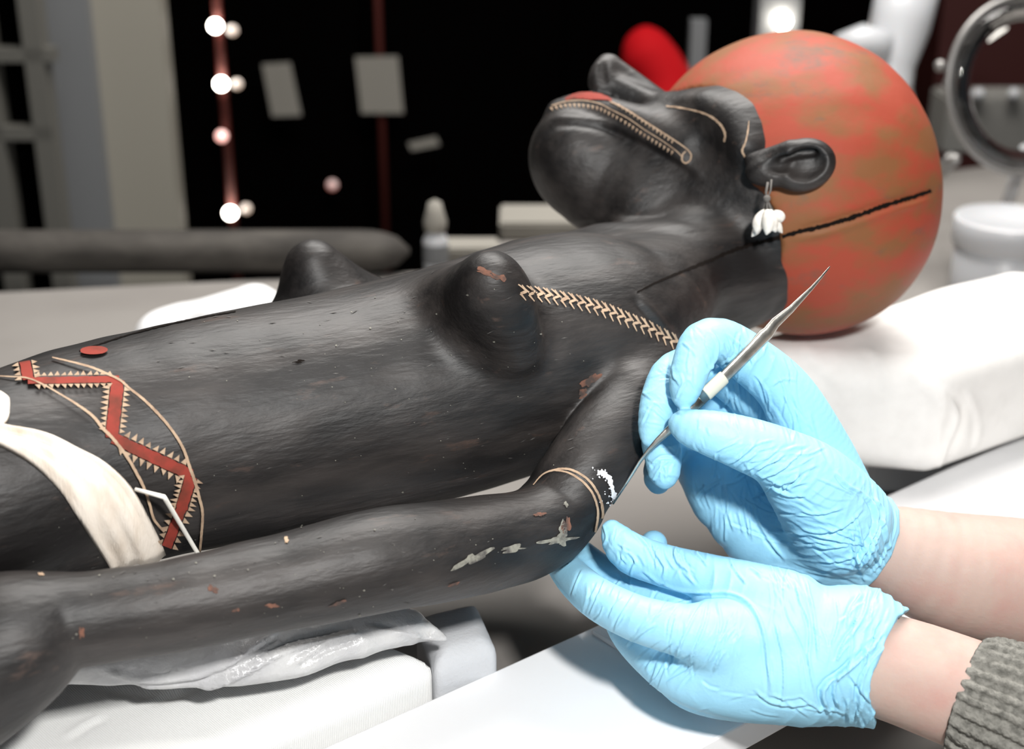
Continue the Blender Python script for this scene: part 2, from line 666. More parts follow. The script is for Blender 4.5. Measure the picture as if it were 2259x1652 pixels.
# ------------------------------------------------------------------ paint laid on a carved surface
class Painter:
    def __init__(s, V, Q):
        s.t = BVHTree.FromPolygons(V.tolist(), Q.tolist())
        s.last = None

    def hit(s, x, y, off):
        dr = Vector(P(x, y, 1) - CAM).normalized()
        h, n, i, dist = s.t.ray_cast(Vector(CAM), dr, 2.0)
        if h is None:
            return None
        if n.dot(dr) > 0:
            n = -n
        return h + n * off

    def ribbon(s, polys, name, m, parent, off=0.0005, jag=0.0, step=4.0, cols=1):
        """polys: list of (points, width px or list of widths)"""
        vs, fs = [], []
        for pts, wd in polys:
            c = smooth_curve(pts, step)
            n = len(c)
            wl = np.interp(np.linspace(0, 1, n), np.linspace(0, 1, len(wd)), wd) if hasattr(wd, '__len__') else \
                np.full(n, float(wd))
            t = np.gradient(c, axis=0)
            t /= np.linalg.norm(t, axis=1)[:, None] + 1e-9
            nn = np.stack([-t[:, 1], t[:, 0]], 1)
            prev = None
            for i in range(n):
                row = []
                for j in range(cols + 1):
                    f = j / cols * 2 - 1
                    ww = wl[i] / 2 * (1 + jag * rng.uniform(-1, 1))
                    q = c[i] + nn[i] * ww * f
                    h = s.hit(q[0], q[1], off)
                    if h is None:
                        row = None
                        break
                    row.append(h)
                if row and prev and max((a - b).length for a, b in zip(row, prev[1])) > 0.012:
                    prev = None
                if row:
                    b0 = len(vs)
                    vs.extend(row)
                    if prev:
                        for j in range(cols):
                            fs.append((prev[0] + j, prev[0] + j + 1, b0 + j + 1, b0 + j))
                    prev = (b0, row)
                else:
                    prev = None
        return link(name, vs, fs, m, parent)

    def polys(s, plist, name, m, parent, off=0.0005):
        vs, fs = [], []
        for pl in plist:
            hs = [s.hit(x, y, off) for x, y in pl]
            if any(h is None for h in hs):
                continue
            b = len(vs)
            vs.extend(hs)
            fs.append(tuple(range(b, b + len(hs))))
        return link(name, vs, fs, m, parent)

    def blob(s, cx, cy, rx, ry, name, m, parent, off=0.0004, ang=0, jag=0.25, seg=26, rings=3):
        vs, fs = [], []
        ph = [rng.uniform(0, 6.28) for _ in range(4)]
        ca, sa = math.cos(ang), math.sin(ang)
        h = s.hit(cx, cy, off)
        if h is None:
            return None
        vs.append(h)
        for r in range(1, rings + 1):
            for k in range(seg):
                a = 2 * math.pi * k / seg
                q = r / rings * (1 + jag * (0.45 * math.sin(2 * a + ph[0]) + 0.28 * math.sin(4 * a + ph[1])
                                           + 0.2 * math.sin(7 * a + ph[2]) + 0.2 * rng.uniform(-1, 1)))
                x, y = rx * q * math.cos(a), ry * q * math.sin(a)
                hh = s.hit(cx + x * ca - y * sa, cy + x * sa + y * ca, off)
                vs.append(hh if hh is not None else h)
        for k in range(seg):
            fs.append((0, 1 + k, 1 + (k + 1) % seg))
            for r in range(rings - 1):
                a = 1 + r * seg
                fs.append((a + k, a + seg + k, a + seg + (k + 1) % seg, a + (k + 1) % seg))
        return link(name, vs, fs, m, parent)


def PX(pts, s, ox, oy):
    return [(x / s + ox, y / s + oy) for x, y in pts]


def bounds(pts, h, mg=0.012, clampx=None):
    c = np.array([P(p[0], p[1], p[3]) for p in pts])
    r = np.array([pr(p[2], p[3]) for p in pts])[:, None]
    lo, hi = (c - r).min(0) - mg, (c + r).max(0) + mg
    if clampx:
        lo[0], hi[0] = max(lo[0], clampx[0]), min(hi[0], clampx[1])
    return Field(lo, hi, h)


def AY(x, y, Y):
    """point on the upright plane y = Y seen at pixel x, y"""
    v = P(x, y, 1.0) - CAM
    return CAM + v * (Y / v[1])


# ------------------------------------------------------------------ the setting
def plane_box(name, lo, hi, m):
    bm = bmesh.new()
    bmesh.ops.create_cube(bm, size=1)
    lo, hi = Vector(lo), Vector(hi)
    bmesh.ops.scale(bm, vec=hi - lo, verts=bm.verts)
    bmesh.ops.translate(bm, vec=(hi + lo) / 2, verts=bm.verts)
    return tag(bmobj(name, bm, m), None, None, kind='structure')


plane_box('floor', (-3, -1.5, -0.80), (3, 3.7, -0.75), M['floor'])
plane_box('wall_back', (-3, 3.6, -0.75), (3, 3.7, 2.2), M['wall'])
plane_box('wall_left', (-3.1, -1.5, -0.75), (-3, 3.7, 2.2), M['wall'])
plane_box('wall_right', (3, -1.5, -0.75), (3.1, 3.7, 2.2), M['wall'])
plane_box('ceiling', (-3, -1.5, 2.2), (3, 3.7, 2.3), M['ceiling'])

# work table
tp = [Z(-500, 628, 0), Z(0, 646, 0), Z(930, 600, 0), Z(1240, 478, 0), Z(2500, 325, 0)]
pts = [(-0.85, -0.25), (0.95, -0.25)] + [(p[0], p[1]) for p in tp[::-1]]
t = empty('work_table', (0, 0.5, -0.75), 'broad grey work table under the carved figure and its supports', 'table')
prism('tabletop', pts, -0.03, -0.0005, M['table'], t, 0.003, 2)
for x, y in ((-0.75, -0.15), (0.8, -0.15), (-0.75, 1.3), (0.8, 1.6)):
    box('leg', (x, y, -0.39), (0.05, 0.05, 0.72), M['table'], t, 0.003)

# white plank across the table
ZP = 0.055
e0, e1 = Z(980, 1530, ZP), Z(2025, 1062, ZP)
n0, n1 = Z(1538, 1652, ZP), Z(1660, 1577, ZP)
dv = (e1 - e0) / np.linalg.norm(e1 - e0)
pv = np.array([dv[1], -dv[0], 0])
wd = float((n0 - e0) @ pv)
a = e0 - dv * 0.42
b = e0 + dv * 0.95
prism('white_board', [a, b, b + pv * wd, a + pv * wd], ZP - 0.018, ZP, M['plank'], None, 0.0012, 2)
tag(bpy.data.objects['white_board'], 'long white laminate board lying diagonally beneath the gloved hands', 'board')
k0 = Z(1306, 1400, ZP)
k1 = k0 + dv * 0.62
o = prism('upper_board', [k0, k1, k1 + pv * (wd - 0.012), k0 + pv * (wd - 0.012)], ZP + 0.0001, ZP + 0.0035, M['plank'], None,
          0.0008, 2)
tag(o, 'thinner white board lying on top of the long one, under the gloves', 'board')
for k, s in enumerate((-0.25, 0.75)):
    q = e0 + dv * s + pv * wd / 2
    o = box('board_support', (q[0], q[1], (ZP - 0.018) / 2 - 0.0002), (0.05, 0.05, ZP - 0.0184), M['foam'], None, 0.002)
    tag(o, 'small pale foam block under the %s end of the white board' % ('near left', 'far right')[k], 'foam block')


def pad(name, poly, z0, z1, rad, m, h, seed, amp, freq, parent=None, fn=None):
    """soft cushion: a rounded slab over an outline in plan, with slow dents"""
    pl = [(float(p[0]), float(p[1])) for p in poly]
    a = np.array(pl)
    F = Field([a[:, 0].min() - .02, a[:, 1].min() - .02, z0 - .012], [a[:, 0].max() + .02, a[:, 1].max() + .02,
                                                                    z1 + .02], h)
    X, Y, Zz = F.full()
    XX, YY = np.broadcast_arrays(X[:, :, 0], Y[:, :, 0])
    s, _ = seg_dist(XX.ravel().astype(float), YY.ravel().astype(float), pl + pl[:1])
    s = (np.abs(s) * np.where(inside(XX.ravel(), YY.ravel(), pl), -1, 1)).reshape(XX.shape)[:, :, None] + rad
    zc, hz = (z0 + z1) / 2, (z1 - z0) / 2 - rad
    qz = np.abs(Zz - zc) - hz
    F.v = (np.sqrt(np.maximum(s, 0) ** 2 + np.maximum(qz, 0) ** 2) + np.minimum(np.maximum(s, qz), 0)
           - rad).astype(np.float32)

    def f(V, Q):
        N = normals(V, Q)
        fl = np.clip((V[:, 2] - z0) / 0.01, 0, 1)
        V = V + N * (amp * snoise(V, freq, seed) * fl)[:, None]
        if fn:
            V = fn(V, Q)
        return V
    return finish(F, name, m, parent, 1, f)[0]


# pillow under the head
ZB, ZT = 0.066, 0.150
c0 = Z(2060, 1062, ZB)
cl = Z(1500, 1020, ZB)
cr = Z(2420, 925, ZB)
ul = (c0 - cl) / np.linalg.norm(c0 - cl)
ur = (cr - c0) / np.linalg.norm(cr - c0)
pil = [cl, c0, c0 + ur * 0.34, cl + ur * 0.34]
cushion = pad('head_cushion', pil, ZB, ZT, 0.020, M['pillow'], 0.003, 5, 0.0013, 45,
              fn=lambda V, Q: creases(V, Q, [([(2062, 1050), (2085, 985), (2110, 920), (2095, 880)], 9, 0.003),
                                             ([(2110, 925), (2060, 870), (1990, 800)], 14, 0.0012),
                                             ([(1900, 760), (1940, 800), (1960, 870)], 8, 0.0008),
                                             ([(2130, 850), (2160, 930), (2150, 1000)], 7, 0.0009),
                                             ([(1850, 1045), (1950, 1052), (2050, 1056)], 6, 0.001),
                                             ([(1760, 745), (1800, 800), (1860, 850)], 12, 0.0009)]))
tag(cushion, 'thick white cotton-covered cushion under the red-capped head', 'cushion')
q = cl * 0.15 + c0 * 0.35 + (c0 + ur * 0.34) * 0.35 + (cl + ur * 0.34) * 0.15 - pv * 0.07
o = box('cushion_support', (q[0], q[1], ZB / 2), (0.12, 0.10, ZB - 0.001), M['foam'], None, 0.004)
tag(o, 'foam block hidden in shade beneath the white head cushion', 'foam block')

# white cloth-covered pad, foam block and plastic cushion under the forearm
A = Z(958, 1452, 0.070)
B = A - dv * 0.55
Cc = B - pv * 0.25
E = A - pv * 0.12 - dv * 0.03
D = Cc + dv * 0.2
pd = pad('cloth_pad', [A, B, Cc, E], 0.0, 0.071, 0.012, M['knit'], 0.003, 9, 0.0012, 60,
         fn=lambda V, Q: creases(V, Q, [([(320, 1545), (380, 1525), (450, 1500)], 6, 0.0012),
                                        ([(140, 1630), (200, 1590), (235, 1578)], 5, 0.001),
                                        ([(200, 1500), (330, 1520), (420, 1520)], 8, 0.0015)]))
tag(pd, 'white knitted-cloth pad on the table, bottom left, under the forearm', 'pad')
fb = [Z(915, 1345, 0.076), Z(1054, 1312, 0.076), Z(1098, 1410, 0.076), Z(960, 1450, 0.076)]
o = pad('foam_block', fb, 0.0, 0.076, 0.012, M['foam'], 0.0028, 2, 0.0003, 40)
tag(o, 'pale grey rounded foam block right of the white cloth pad', 'foam block')

Fp = bounds([(180, 1480, 60, .70), (1010, 1412, 60, .78)], 0.0018, 0.02)
Fp.chain([(120, 1470, 40, .70), (330, 1455, 52, .705), (520, 1440, 62, .715), (700, 1405, 58, .735), (860, 1378, 52, .75),
          (930, 1390, 26, .752), (982, 1408, 8, .752)], 0.01)
Fp.chain([(330, 1500, 16, .70), (600, 1478, 24, .715), (760, 1430, 26, .73), (900, 1395, 20, .745)], 0.006)


def bagfn(V, Q):
    V = creases(V, Q, [([(985, 1410), (900, 1398), (800, 1384)], 5, 0.002),
                       ([(790, 1395), (640, 1430), (520, 1490), (420, 1525)], 7, 0.004),
                       ([(500, 1470), (560, 1425), (620, 1390)], 7, 0.003),
                       ([(640, 1470), (720, 1420), (800, 1395)], 6, 0.003),
                       ([(230, 1480), (330, 1500), (470, 1490)], 6, 0.002)])
    N = normals(V, Q)
    r = 1 - np.abs(snoise(V, 120, 77))
    return V + N * (0.0011 * r * np.abs(snoise(V, 60, 78)))[:, None]


bag, _, _ = finish(Fp, 'plastic_cushion', M['plastic_bag'], None, 1, bagfn)
tag(bag, 'crinkled grey plastic cushion with a pointed corner, wedged under the forearm', 'cushion')

# ------------------------------------------------------------------ the carved figure
fig = empty('carved_figure', tuple(P(900, 1000, 0.80)),
            'black carved wooden female figure with red cap lying on its back', 'statue')
torso = [(-300, 1130, 212, .655), (-50, 1082, 228, .675), (200, 1010, 250, .715), (450, 955, 254, .745),
         (750, 900, 258, .78), (1050, 822, 254, .812), (1250, 752, 240, .84), (1375, 705, 175, .855),
         (1480, 620, 125, .89), (1600, 570, 168, .935)]
arm = [(1425, 838, 80, .805), (1395, 885, 88, .79), (1325, 990, 93, .768), (1262, 1078, 92, .758),
       (1232, 1128, 95, .755), (1165, 1178, 99, .742), (1000, 1213, 110, .715), (800, 1243, 115, .69),
       (600, 1290, 106, .672), (400, 1332, 102, .655), (200, 1362, 106, .642), (110, 1377, 116, .637),
       (0, 1430, 165, .63), (-150, 1510, 190, .625), (-300, 1540, 190, .625)]
F = bounds(torso + arm + [(1720, 400, 320, .965)], 0.0017, 0.01, (-0.30, 0.40))
F.chain(torso, 0.0, step=9)
F.chain([(1060, 735, 160, .89), (1250, 695, 176, .91), (1345, 640, 150, .90)], 0.02)
F.chain([(750, 840, 180, .85), (300, 940, 165, .80), (-250, 1060, 150, .74)], 0.015)
# breasts
F.chain([(1070, 722, 118, .772), (1082, 655, 86, .730), (1080, 618, 54, .716)], 0.014, step=9)
F.chain([(1132, 765, 62, .748), (1116, 695, 62, .730)], 0.012, step=9)
F.chain([(735, 722, 118, .875), (704, 640, 82, .855), (689, 588, 54, .845)], 0.026, step=9)
F.chain([(965, 712, 84, .785), (1030, 660, 70, .755), (1076, 622, 46, .726)], 0.016, step=9)
F.chain([(690, 592, 46, .848), (760, 640, 50, .862), (850, 690, 60, .88)], 0.016, step=9)
# head and face
F.cap(P(1735, 400, .965), P(1735, 400, .965), pr(313, .965), pr(313, .965), 0.01)
F.chain([(1286, 358, 116, .955), (1420, 395, 150, .955), (1560, 428, 190, .957), (1700, 430, 230, .96)], 0.02)
F.chain([(1270, 335, 96, .945), (1305, 400, 92, .945), (1340, 430, 92, .945), (1420, 450, 110, .935)], 0.012)
F.chain([(1232, 243, 22, .945), (1290, 232, 30, .94), (1350, 250, 34, .93), (1440, 285, 42, .915),
         (1510, 318, 36, .905)], 0.010)
F.chain([(1338, 140, 24, .948), (1328, 160, 30, .944), (1322, 182, 26, .942)], 0.002)
F.chain([(1352, 144, 22, .948), (1410, 188, 23, .948), (1475, 232, 20, .945)], 0.004)
F.chain([(1330, 178, 26, .944), (1400, 212, 26, .94), (1480, 245, 20, .935)], 0.006)
F.chain([(1330, 142, 7, .937), (1328, 160, 11, .9335), (1334, 178, 6, .935)], 0.0015, sub=True)
# brow, eye hollow
F.chain([(1480, 236, 22, .925), (1560, 236, 34, .90), (1618, 272, 34, .885), (1640, 320, 28, .875)], 0.02)
F.chain([(1484, 226, 8, .903), (1518, 226, 14, .890), (1556, 238, 8, .876)], 0.004, sub=True)
Vt, Qt = F.mesh()
Vt = relax(Vt, Qt, 3)
torso_paint = Painter(Vt, Qt)
# near arm with hand
F.chain(arm[:2], 0.014, step=9)
F.chain(arm[1:], 0.003, step=9)
# far arm behind the torso
F.chain([(1260, 720, 90, .93), (1050, 850, 85, .95), (600, 900, 80, .90), (100, 980, 80, .85)], 0.01)


def bodyfn(V, Q):
    V = creases(V, Q, [([(1402, 648), (1440, 690), (1490, 750)], 9, 0.0016),
                       ([(1245, 492), (1300, 480), (1420, 490), (1560, 510)], 10, 0.0012),
                       ([(1175, 300), (1230, 262), (1330, 270), (1420, 305), (1500, 350), (1560, 400)], 9, 0.0014)])
    N = normals(V, Q)
    return V + N * (0.0005 * snoise(V, 70, 21) + 0.00025 * snoise(V, 180, 22))[:, None]


body, Vb, Qb = finish(F, 'body', M['wood'], fig, 3, bodyfn)
bp_ = Painter(Vb, Qb)

# red cap
Fc = bounds([(1735, 400, 340, .965), (1800, 470, 280, .965)], 0.0022, 0.012)
Fc.cap(P(1735, 400, .965), P(1735, 400, .965), pr(323, .965), pr(323, .965), 0)
Fc.cap(P(1790, 462, .965), P(1790, 462, .965), pr(270, .965), pr(270, .965), 0.012)
clip_px(Fc, [(1455, 240), (1490, 213), (1530, 200), (1570, 198), (1615, 215), (1645, 250), (1660, 290), (1655, 325),
             (1640, 348), (1650, 395), (1690, 430), (1718, 480), (1722, 550), (1706, 625), (1672, 690), (1620, 745),
             (1600, 900), (2300, 900), (2300, -60), (1300, -60), (1380, 120)], 0.002)


def capfn(V, Q):
    V = creases(V, Q, [([(1740, 515), (1850, 487), (1960, 450), (2060, 422)], 9, -0.0022)])
    N = normals(V, Q)
    return V + N * (0.0007 * snoise(V, 45, 31) + 0.0002 * snoise(V, 200, 32))[:, None]


cap, Vc, Qc = finish(Fc, 'cap', M['cap'], fig, 1, capfn)
tag(cap, 'domed orange-red painted cap split by a dark seam', None)
cp_ = Painter(Vc, Qc)

# ear
Fe = bounds([(1745, 365, 130, .865)], 0.0011, 0.004)


def rotf(a, tilt=0.0):
    e1 = R_ * math.cos(a) + U_ * math.sin(a)
    e2 = -R_ * math.sin(a) + U_ * math.cos(a)
    e3 = F_
    e2b = e2 * math.cos(tilt) + e3 * math.sin(tilt)
    e3b = -e2 * math.sin(tilt) + e3 * math.cos(tilt)
    return [e1, e2b, e3b]


ro = rotf(math.radians(14), math.radians(-8))
Fe.ell(P(1772, 364, .858), (.0200, .0160, .0105), 0.002, ro)
Fe.ell(P(1702, 372, .864), (.0165, .0100, .0095), 0.006, ro)
Fe.chain([(1655, 352, 14, .868), (1700, 340, 15, .862), (1740, 325, 13, .855)], 0.005)
Fe.ell(P(1782, 360, .846), (.0145, .0118, .0100), 0.002, ro, sub=True)
Fe.ell(P(1718, 364, .850), (.0120, .0060, .0070), 0.002, ro, sub=True)
Fe.chain([(1725, 352, 7, .856), (1760, 338, 10, .856), (1795, 335, 9, .855)], 0.003, sub=True)
Fe.chain([(1700, 395, 16, .860), (1690, 378, 18, .862)], 0.005)
ear, Ve, Qe = finish(Fe, 'ear', M['wood'], fig, 1)

# dark seams
o = cp_.ribbon([([(1726, 521), (1760, 511), (1800, 503), (1850, 489), (1900, 473), (1960, 451), (2010, 436), (2053, 421)],
                 [9, 11, 10, 12, 11, 10, 8])], 'seam', M['seam'], fig, 0.0006, 0.28, 4, 2)
o = bp_.ribbon([([(1405, 645), (1450, 622), (1500, 601), (1560, 577), (1620, 552), (1680, 534), (1722, 522)],
                 [3, 4, 5, 7, 8, 9, 12])], 'neck_crack', M['seam'], fig, 0.0004, 0.4, 5)
bp_.ribbon([([(175, 775), (300, 735), (420, 706), (520, 688)], [2, 3, 3, 2])], 'hairline_crack', M['seam'], fig, 0.0004,
           0.5, 5)

# painted belly bands
o4 = (1865 / 700, 0, 680)
up = PX([(310, 305), (400, 325), (520, 355), (600, 385), (700, 430), (760, 480), (850, 550), (950, 650), (1030, 750),
         (1080, 840), (1110, 930), (1140, 1010), (1165, 1100), (1185, 1190), (1180, 1300), (1170, 1420)], *o4)
lw = PX([(-60, 412), (60, 418), (160, 425), (250, 460), (350, 515), (450, 575), (540, 640), (600, 710), (660, 770),
         (740, 870), (800, 970), (845, 1060), (875, 1150), (900, 1230), (960, 1300)], *o4)
torso_paint.ribbon([(up, [3, 5, 5, 6, 6, 7, 6, 5]), (lw, [2, 3, 4, 7, 7, 6, 5])], 'painted_line', M['cream_paint'],
                   fig, 0.0016, 0.12)
zz = [((150, 325), (168, 430), 66), ((165, 438), (700, 425), 38), ((692, 430), (652, 765), 74),
      ((660, 765), (1120, 975), 66), ((1118, 985), (1062, 1170), 66), ((1062, 1165), (975, 1390), 58)]
torso_paint.ribbon([(PX([a, b], *o4), wd_ / o4[0]) for a, b, wd_ in zz], 'painted_zigzag', M['red_paint'], fig, 0.0013,
                   0.10, 5, 3)
teeth = []
for (a, b, wd_), n in zip(zz, (4, 14, 11, 11, 7, 6)):
    a, b = np.array(a, float), np.array(b, float)
    L = np.linalg.norm(b - a)
    tt = (b - a) / L
    nn = np.array([-tt[1], tt[0]])
    for sd in (-1, 1):
        for k in range(n):
            f = (k + 0.5) / n
            if f < 0.06 or f > 0.94:
                continue
            c = a + tt * L * f + nn * sd * (wd_ / 2 + 6)
            lean = tt * (18 if (k % 2) else 10) * rng.uniform(0.1, 0.6)
            ln = rng.uniform(32, 46) * (0.6 if wd_ < 50 else 1)
            hw = min(L / n * 0.46, 17)
            tri = [c - tt * hw, c + tt * hw, c + nn * sd * ln + lean]
            teeth.append(PX([tuple(q) for q in tri], *o4))
torso_paint.polys(teeth, 'painted_teeth', M['cream_paint'], fig, 0.0015)
torso_paint.blob(208, 777, 31, 9, 'painted_disc', M['red_paint'], fig, 0.0012, -0.05, 0.05)

# chevron necklace
ch = smooth_curve([(1150, 645), (1226, 657), (1319, 680), (1389, 708), (1435, 727), (1500, 762)], 2)
seg = np.linalg.norm(np.diff(ch, axis=0), axis=1)
al = np.concatenate([[0], np.cumsum(seg)])
strokes = []
s_ = 2.0
while s_ < al[-1] - 4:
    c = np.array([np.interp(s_, al, ch[:, 0]), np.interp(s_, al, ch[:, 1])])
    c2 = np.array([np.interp(s_ + 3, al, ch[:, 0]), np.interp(s_ + 3, al, ch[:, 1])])
    tt = (c2 - c) / np.linalg.norm(c2 - c)
    nn = np.array([-tt[1], tt[0]])
    q0 = c - nn * 16 - tt * 13
    q1 = c - nn * 4 + tt * 8
    q2 = c + nn * 3 - tt * 5
    q3 = c + nn * 16 + tt * 9
    wv_ = rng.uniform(4.2, 6.0)
    strokes.append(([tuple(q0), tuple((q0 + q1) / 2 + tt * 1), tuple(q1)], [2.4, 3.6, wv_]))
    strokes.append(([tuple(q1), tuple((q1 + q2) / 2), tuple(q2)], [wv_, wv_ + 1.5, wv_]))
    strokes.append(([tuple(q2), tuple((q2 + q3) / 2), tuple(q3)], [wv_, 3.0, 2.0]))
    q0, q3 = q0 + tt * 8, q3 + tt * 7
    strokes.append(([tuple(q0), tuple(q0 * .45 + (c + tt * 12) * .55), tuple(c + tt * 13 - nn * 2)], [2, 3, 3]))
    s_ += 18.5
bp_.ribbon(strokes, 'chevron_necklace', M['cream_paint'], fig, 0.0006, 0.1, 3)

# elbow lines, filler, wear
o6 = (2253 / 1050, 550, 480)
l1 = PX([(1345, 1268), (1390, 1218), (1440, 1197), (1500, 1190), (1550, 1205), (1605, 1243), (1645, 1300), (1668, 1370),
         (1665, 1440), (1635, 1497)], *o6)
l2 = PX([(1440, 1197), (1500, 1205), (1545, 1226), (1590, 1262), (1625, 1310), (1645, 1370), (1645, 1430),
         (1632, 1497)], *o6)
bp_.ribbon([(l1, [2, 5, 5, 6, 5]), (l2, [3, 5, 5, 5])], 'elbow_line', M['cream_paint'], fig, 0.0005, 0.15)
fw = PX([(1645, 1206), (1668, 1210), (1692, 1228), (1706, 1256), (1714, 1290), (1724, 1320), (1730, 1348), (1716, 1375)],
        *o6)
bp_.ribbon([(fw, [9, 14, 12, 9, 9, 13, 15, 6])], 'white_filler', M['white_fill'], fig, 0.0010, 0.45, 3, 2)
dust = []
for k in range(46):
    t_ = rng.random()
    i = min(int(t_ * (len(fw) - 1)), len(fw) - 2)
    x, y = fw[i]
    x += rng.gauss(-8, 9)
    y += rng.gauss(0, 9)
    r = rng.uniform(0.8, 2.4)
    dust.append([(x - r, y), (x, y - r), (x + r, y + .5), (x, y + r)])
bp_.polys(dust, 'filler_dust', M['white_fill'], fig, 0.0006)['kind'] = 'stuff'
for (x, y, rx, ry, an, mm) in ((1303, 838, 22, 10, -0.7, 'rust'), (1285, 868, 14, 7, -0.9, 'rust'),
                               (1042, 1232, 38, 10, -0.5, 'chip'), (1240, 1178, 12, 20, 0.1, 'chip'),
                               (1225, 1192, 34, 7, -0.2, 'chip'), (1130, 1210, 30, 6, -0.15, 'chip'),
                               (1248, 1160, 8, 22, 0.1, 'rust'), (632, 1192, 4, 8, 0.3, 'cream_paint'),
                               (90, 1268, 5, 4, 0, 'cream_paint'), (600, 1335, 14, 5, -0.2, 'rust'),
                               (180, 1395, 5, 14, 0, 'rust'), (1190, 1135, 10, 5, 0, 'rust'),
                               (1248, 1113, 5, 5, 0, 'chip'), (745, 1330, 14, 5, -.3, 'rust'),
                               (470, 1300, 10, 8, 0.5, 'rust'), (520, 1345, 7, 4, 0, 'rust'),
                               (1070, 600, 20, 6, 0.2, 'rust'), (1100, 612, 14, 7, 0.4, 'rust'),
                               (660, 798, 12, 3, -0.1, 'seam'), (1000, 1288, 14, 3, -.2, 'rust')):
    bp_.blob(x, y, rx, ry, 'worn_patch', M[mm], fig, 0.0005, an, 0.7)
spk = []
for k in range(170):
    if k % 2:
        x, y = rng.uniform(60, 1250), rng.uniform(1130, 1420)
    else:
        x, y = rng.uniform(300, 1300), rng.uniform(600, 1100)
    r = rng.choice((0.8, 1.0, 1.3, 1.3, 2.2))
    spk.append([(x - r * rng.uniform(1, 2.2), y), (x, y - r), (x + r, y), (x, y + r)])
bp_.polys(spk, 'pale_speck', M['chip'], fig, 0.0004)['kind'] = 'stuff'

scr = []
for k in range(110):
    x, y = (rng.uniform(300, 1280), rng.uniform(600, 1080)) if k % 3 else (rng.uniform(200, 1200), rng.uniform(1180, 1400))
    a_ = -0.2 + rng.gauss(0, 0.25)
    L = rng.uniform(4, 22)
    wq = rng.uniform(0.5, 1.3)
    dx, dy = math.cos(a_) * L / 2, math.sin(a_) * L / 2
    scr.append([(x - dx, y - dy), (x, y - wq), (x + dx, y + dy), (x, y + wq)])
bp_.polys(scr, 'pale_scratch', M['scratch'], fig, 0.00035)['kind'] = 'stuff'
# face paint
o1 = (2203 / 1000, 1150, 50)
bp_.ribbon([(PX([(150, 405), (220, 385), (300, 380), (380, 395), (440, 425), (520, 465), (600, 520), (680, 570),
                 (750, 620), (785, 655)], *o1), 2.2),
            (PX([(430, 385), (470, 402), (530, 435), (600, 480), (680, 530), (750, 575), (800, 610), (825, 640),
                 (820, 670), (800, 682), (782, 668), (785, 640), (800, 625)], *o1), 3)], 'mouth_line', M['cream_paint'],
           fig, 0.0006, 0.1, 3)
tl = smooth_curve(PX([(140, 415), (220, 398), (300, 398), (380, 412), (440, 440), (520, 485), (600, 540), (680, 588),
                      (750, 632)], *o1), 2)
ul_ = smooth_curve(PX([(470, 395), (530, 432), (600, 480), (680, 535), (760, 590)], *o1), 2)
tri = []
for crv, stp, sg, ln in ((tl, 5, 1, 9), (ul_, 5, 1, 7)):
    for i in range(0, len(crv) - 4, stp):
        a, b = crv[i], crv[min(i + 3, len(crv) - 1)]
        tt = (b - a) / (np.linalg.norm(b - a) + 1e-6)
        nn = np.array([-tt[1], tt[0]]) * sg
        tri.append([tuple(a), tuple(b), tuple((a + b) / 2 + nn * ln + tt * 2)])
bp_.polys(tri, 'painted_teeth', M['cream_paint'], fig, 0.0006)
bp_.ribbon([(PX([(215, 375), (270, 358), (340, 358), (400, 366), (440, 380)], *o1), [6, 12, 17, 12, 4])], 'painted_lip',
           M['red_paint'], fig, 0.0006, 0.1, 3, 2)
bp_.ribbon([(PX([(705, 408), (780, 416), (860, 432), (920, 455), (965, 490), (992, 535), (990, 580)], *o1),
             [2, 4, 3, 4, 5, 5, 4]),
            (PX([(1105, 480), (1100, 530), (1090, 580), (1075, 620), (1090, 655)], *o1), [1.5, 3, 3, 4, 4])],
           'eye_line', M['cream_paint'], fig, 0.0006, 0.3, 3)

# loincloth, laid round the hips
ea = smooth_curve([(-90, 925), (0, 943), (100, 958), (180, 992), (235, 1022), (290, 1075), (335, 1155), (362, 1212),
                   (378, 1262), (388, 1300)], 8)
eb = smooth_curve([(-90, 950), (0, 985), (70, 1025), (130, 1080), (170, 1140), (205, 1195), (238, 1245), (262, 1300)], 8)
n = 44
ea = np.stack([np.interp(np.linspace(0, 1, n), np.linspace(0, 1, len(ea)), ea[:, i]) for i in (0, 1)], 1)
eb = np.stack([np.interp(np.linspace(0, 1, n), np.linspace(0, 1, len(eb)), eb[:, i]) for i in (0, 1)], 1)
vs, fs, m_ = [], [], 16
for i in range(n):
    for j in range(m_ + 1):
        f = j / m_
        q = ea[i] * (1 - f) + eb[i] * f
        u_ = i / (n - 1)
        off = 0.0024 + 0.0016 * abs(math.sin(2.6 * math.pi * (f + 0.35 * u_))) + 0.0008 * math.sin(9 * f + 5 * u_) \
            + 0.0005 * math.sin(23 * f - 9 * u_)
        if j in (0, m_):
            off = 0.0008
        vs.append(torso_paint.hit(q[0], q[1], off))
for i in range(n - 1):
    for j in range(m_):
        a = i * (m_ + 1) + j
        if all(vs[k] is not None for k in (a, a + 1, a + m_ + 2, a + m_ + 1)):
            fs.append((a, a + 1, a + m_ + 2, a + m_ + 1))
vs = [v if v is not None else Vector((0, 0, -5)) for v in vs]
lc = link('loincloth', vs, fs, M['cloth'], fig)
bm = bmesh.new()
bm.from_mesh(lc.data)
bmesh.ops.delete(bm, geom=[v for v in bm.verts if not v.link_faces], context='VERTS')
bm.to_mesh(lc.data)
bm.free()
tag(lc, 'cream cotton strip wrapped round the hips', None)
md = lc.modifiers.new('thick', 'SOLIDIFY')
md.thickness = 0.0012
torso_paint.blob(-8, 912, 30, 36, 'loincloth_knot', M['cloth'], fig, 0.004, 0.2, 0.1)
bpy.data.objects['loincloth_knot'].modifiers.new('thick', 'SOLIDIFY').thickness = -0.004

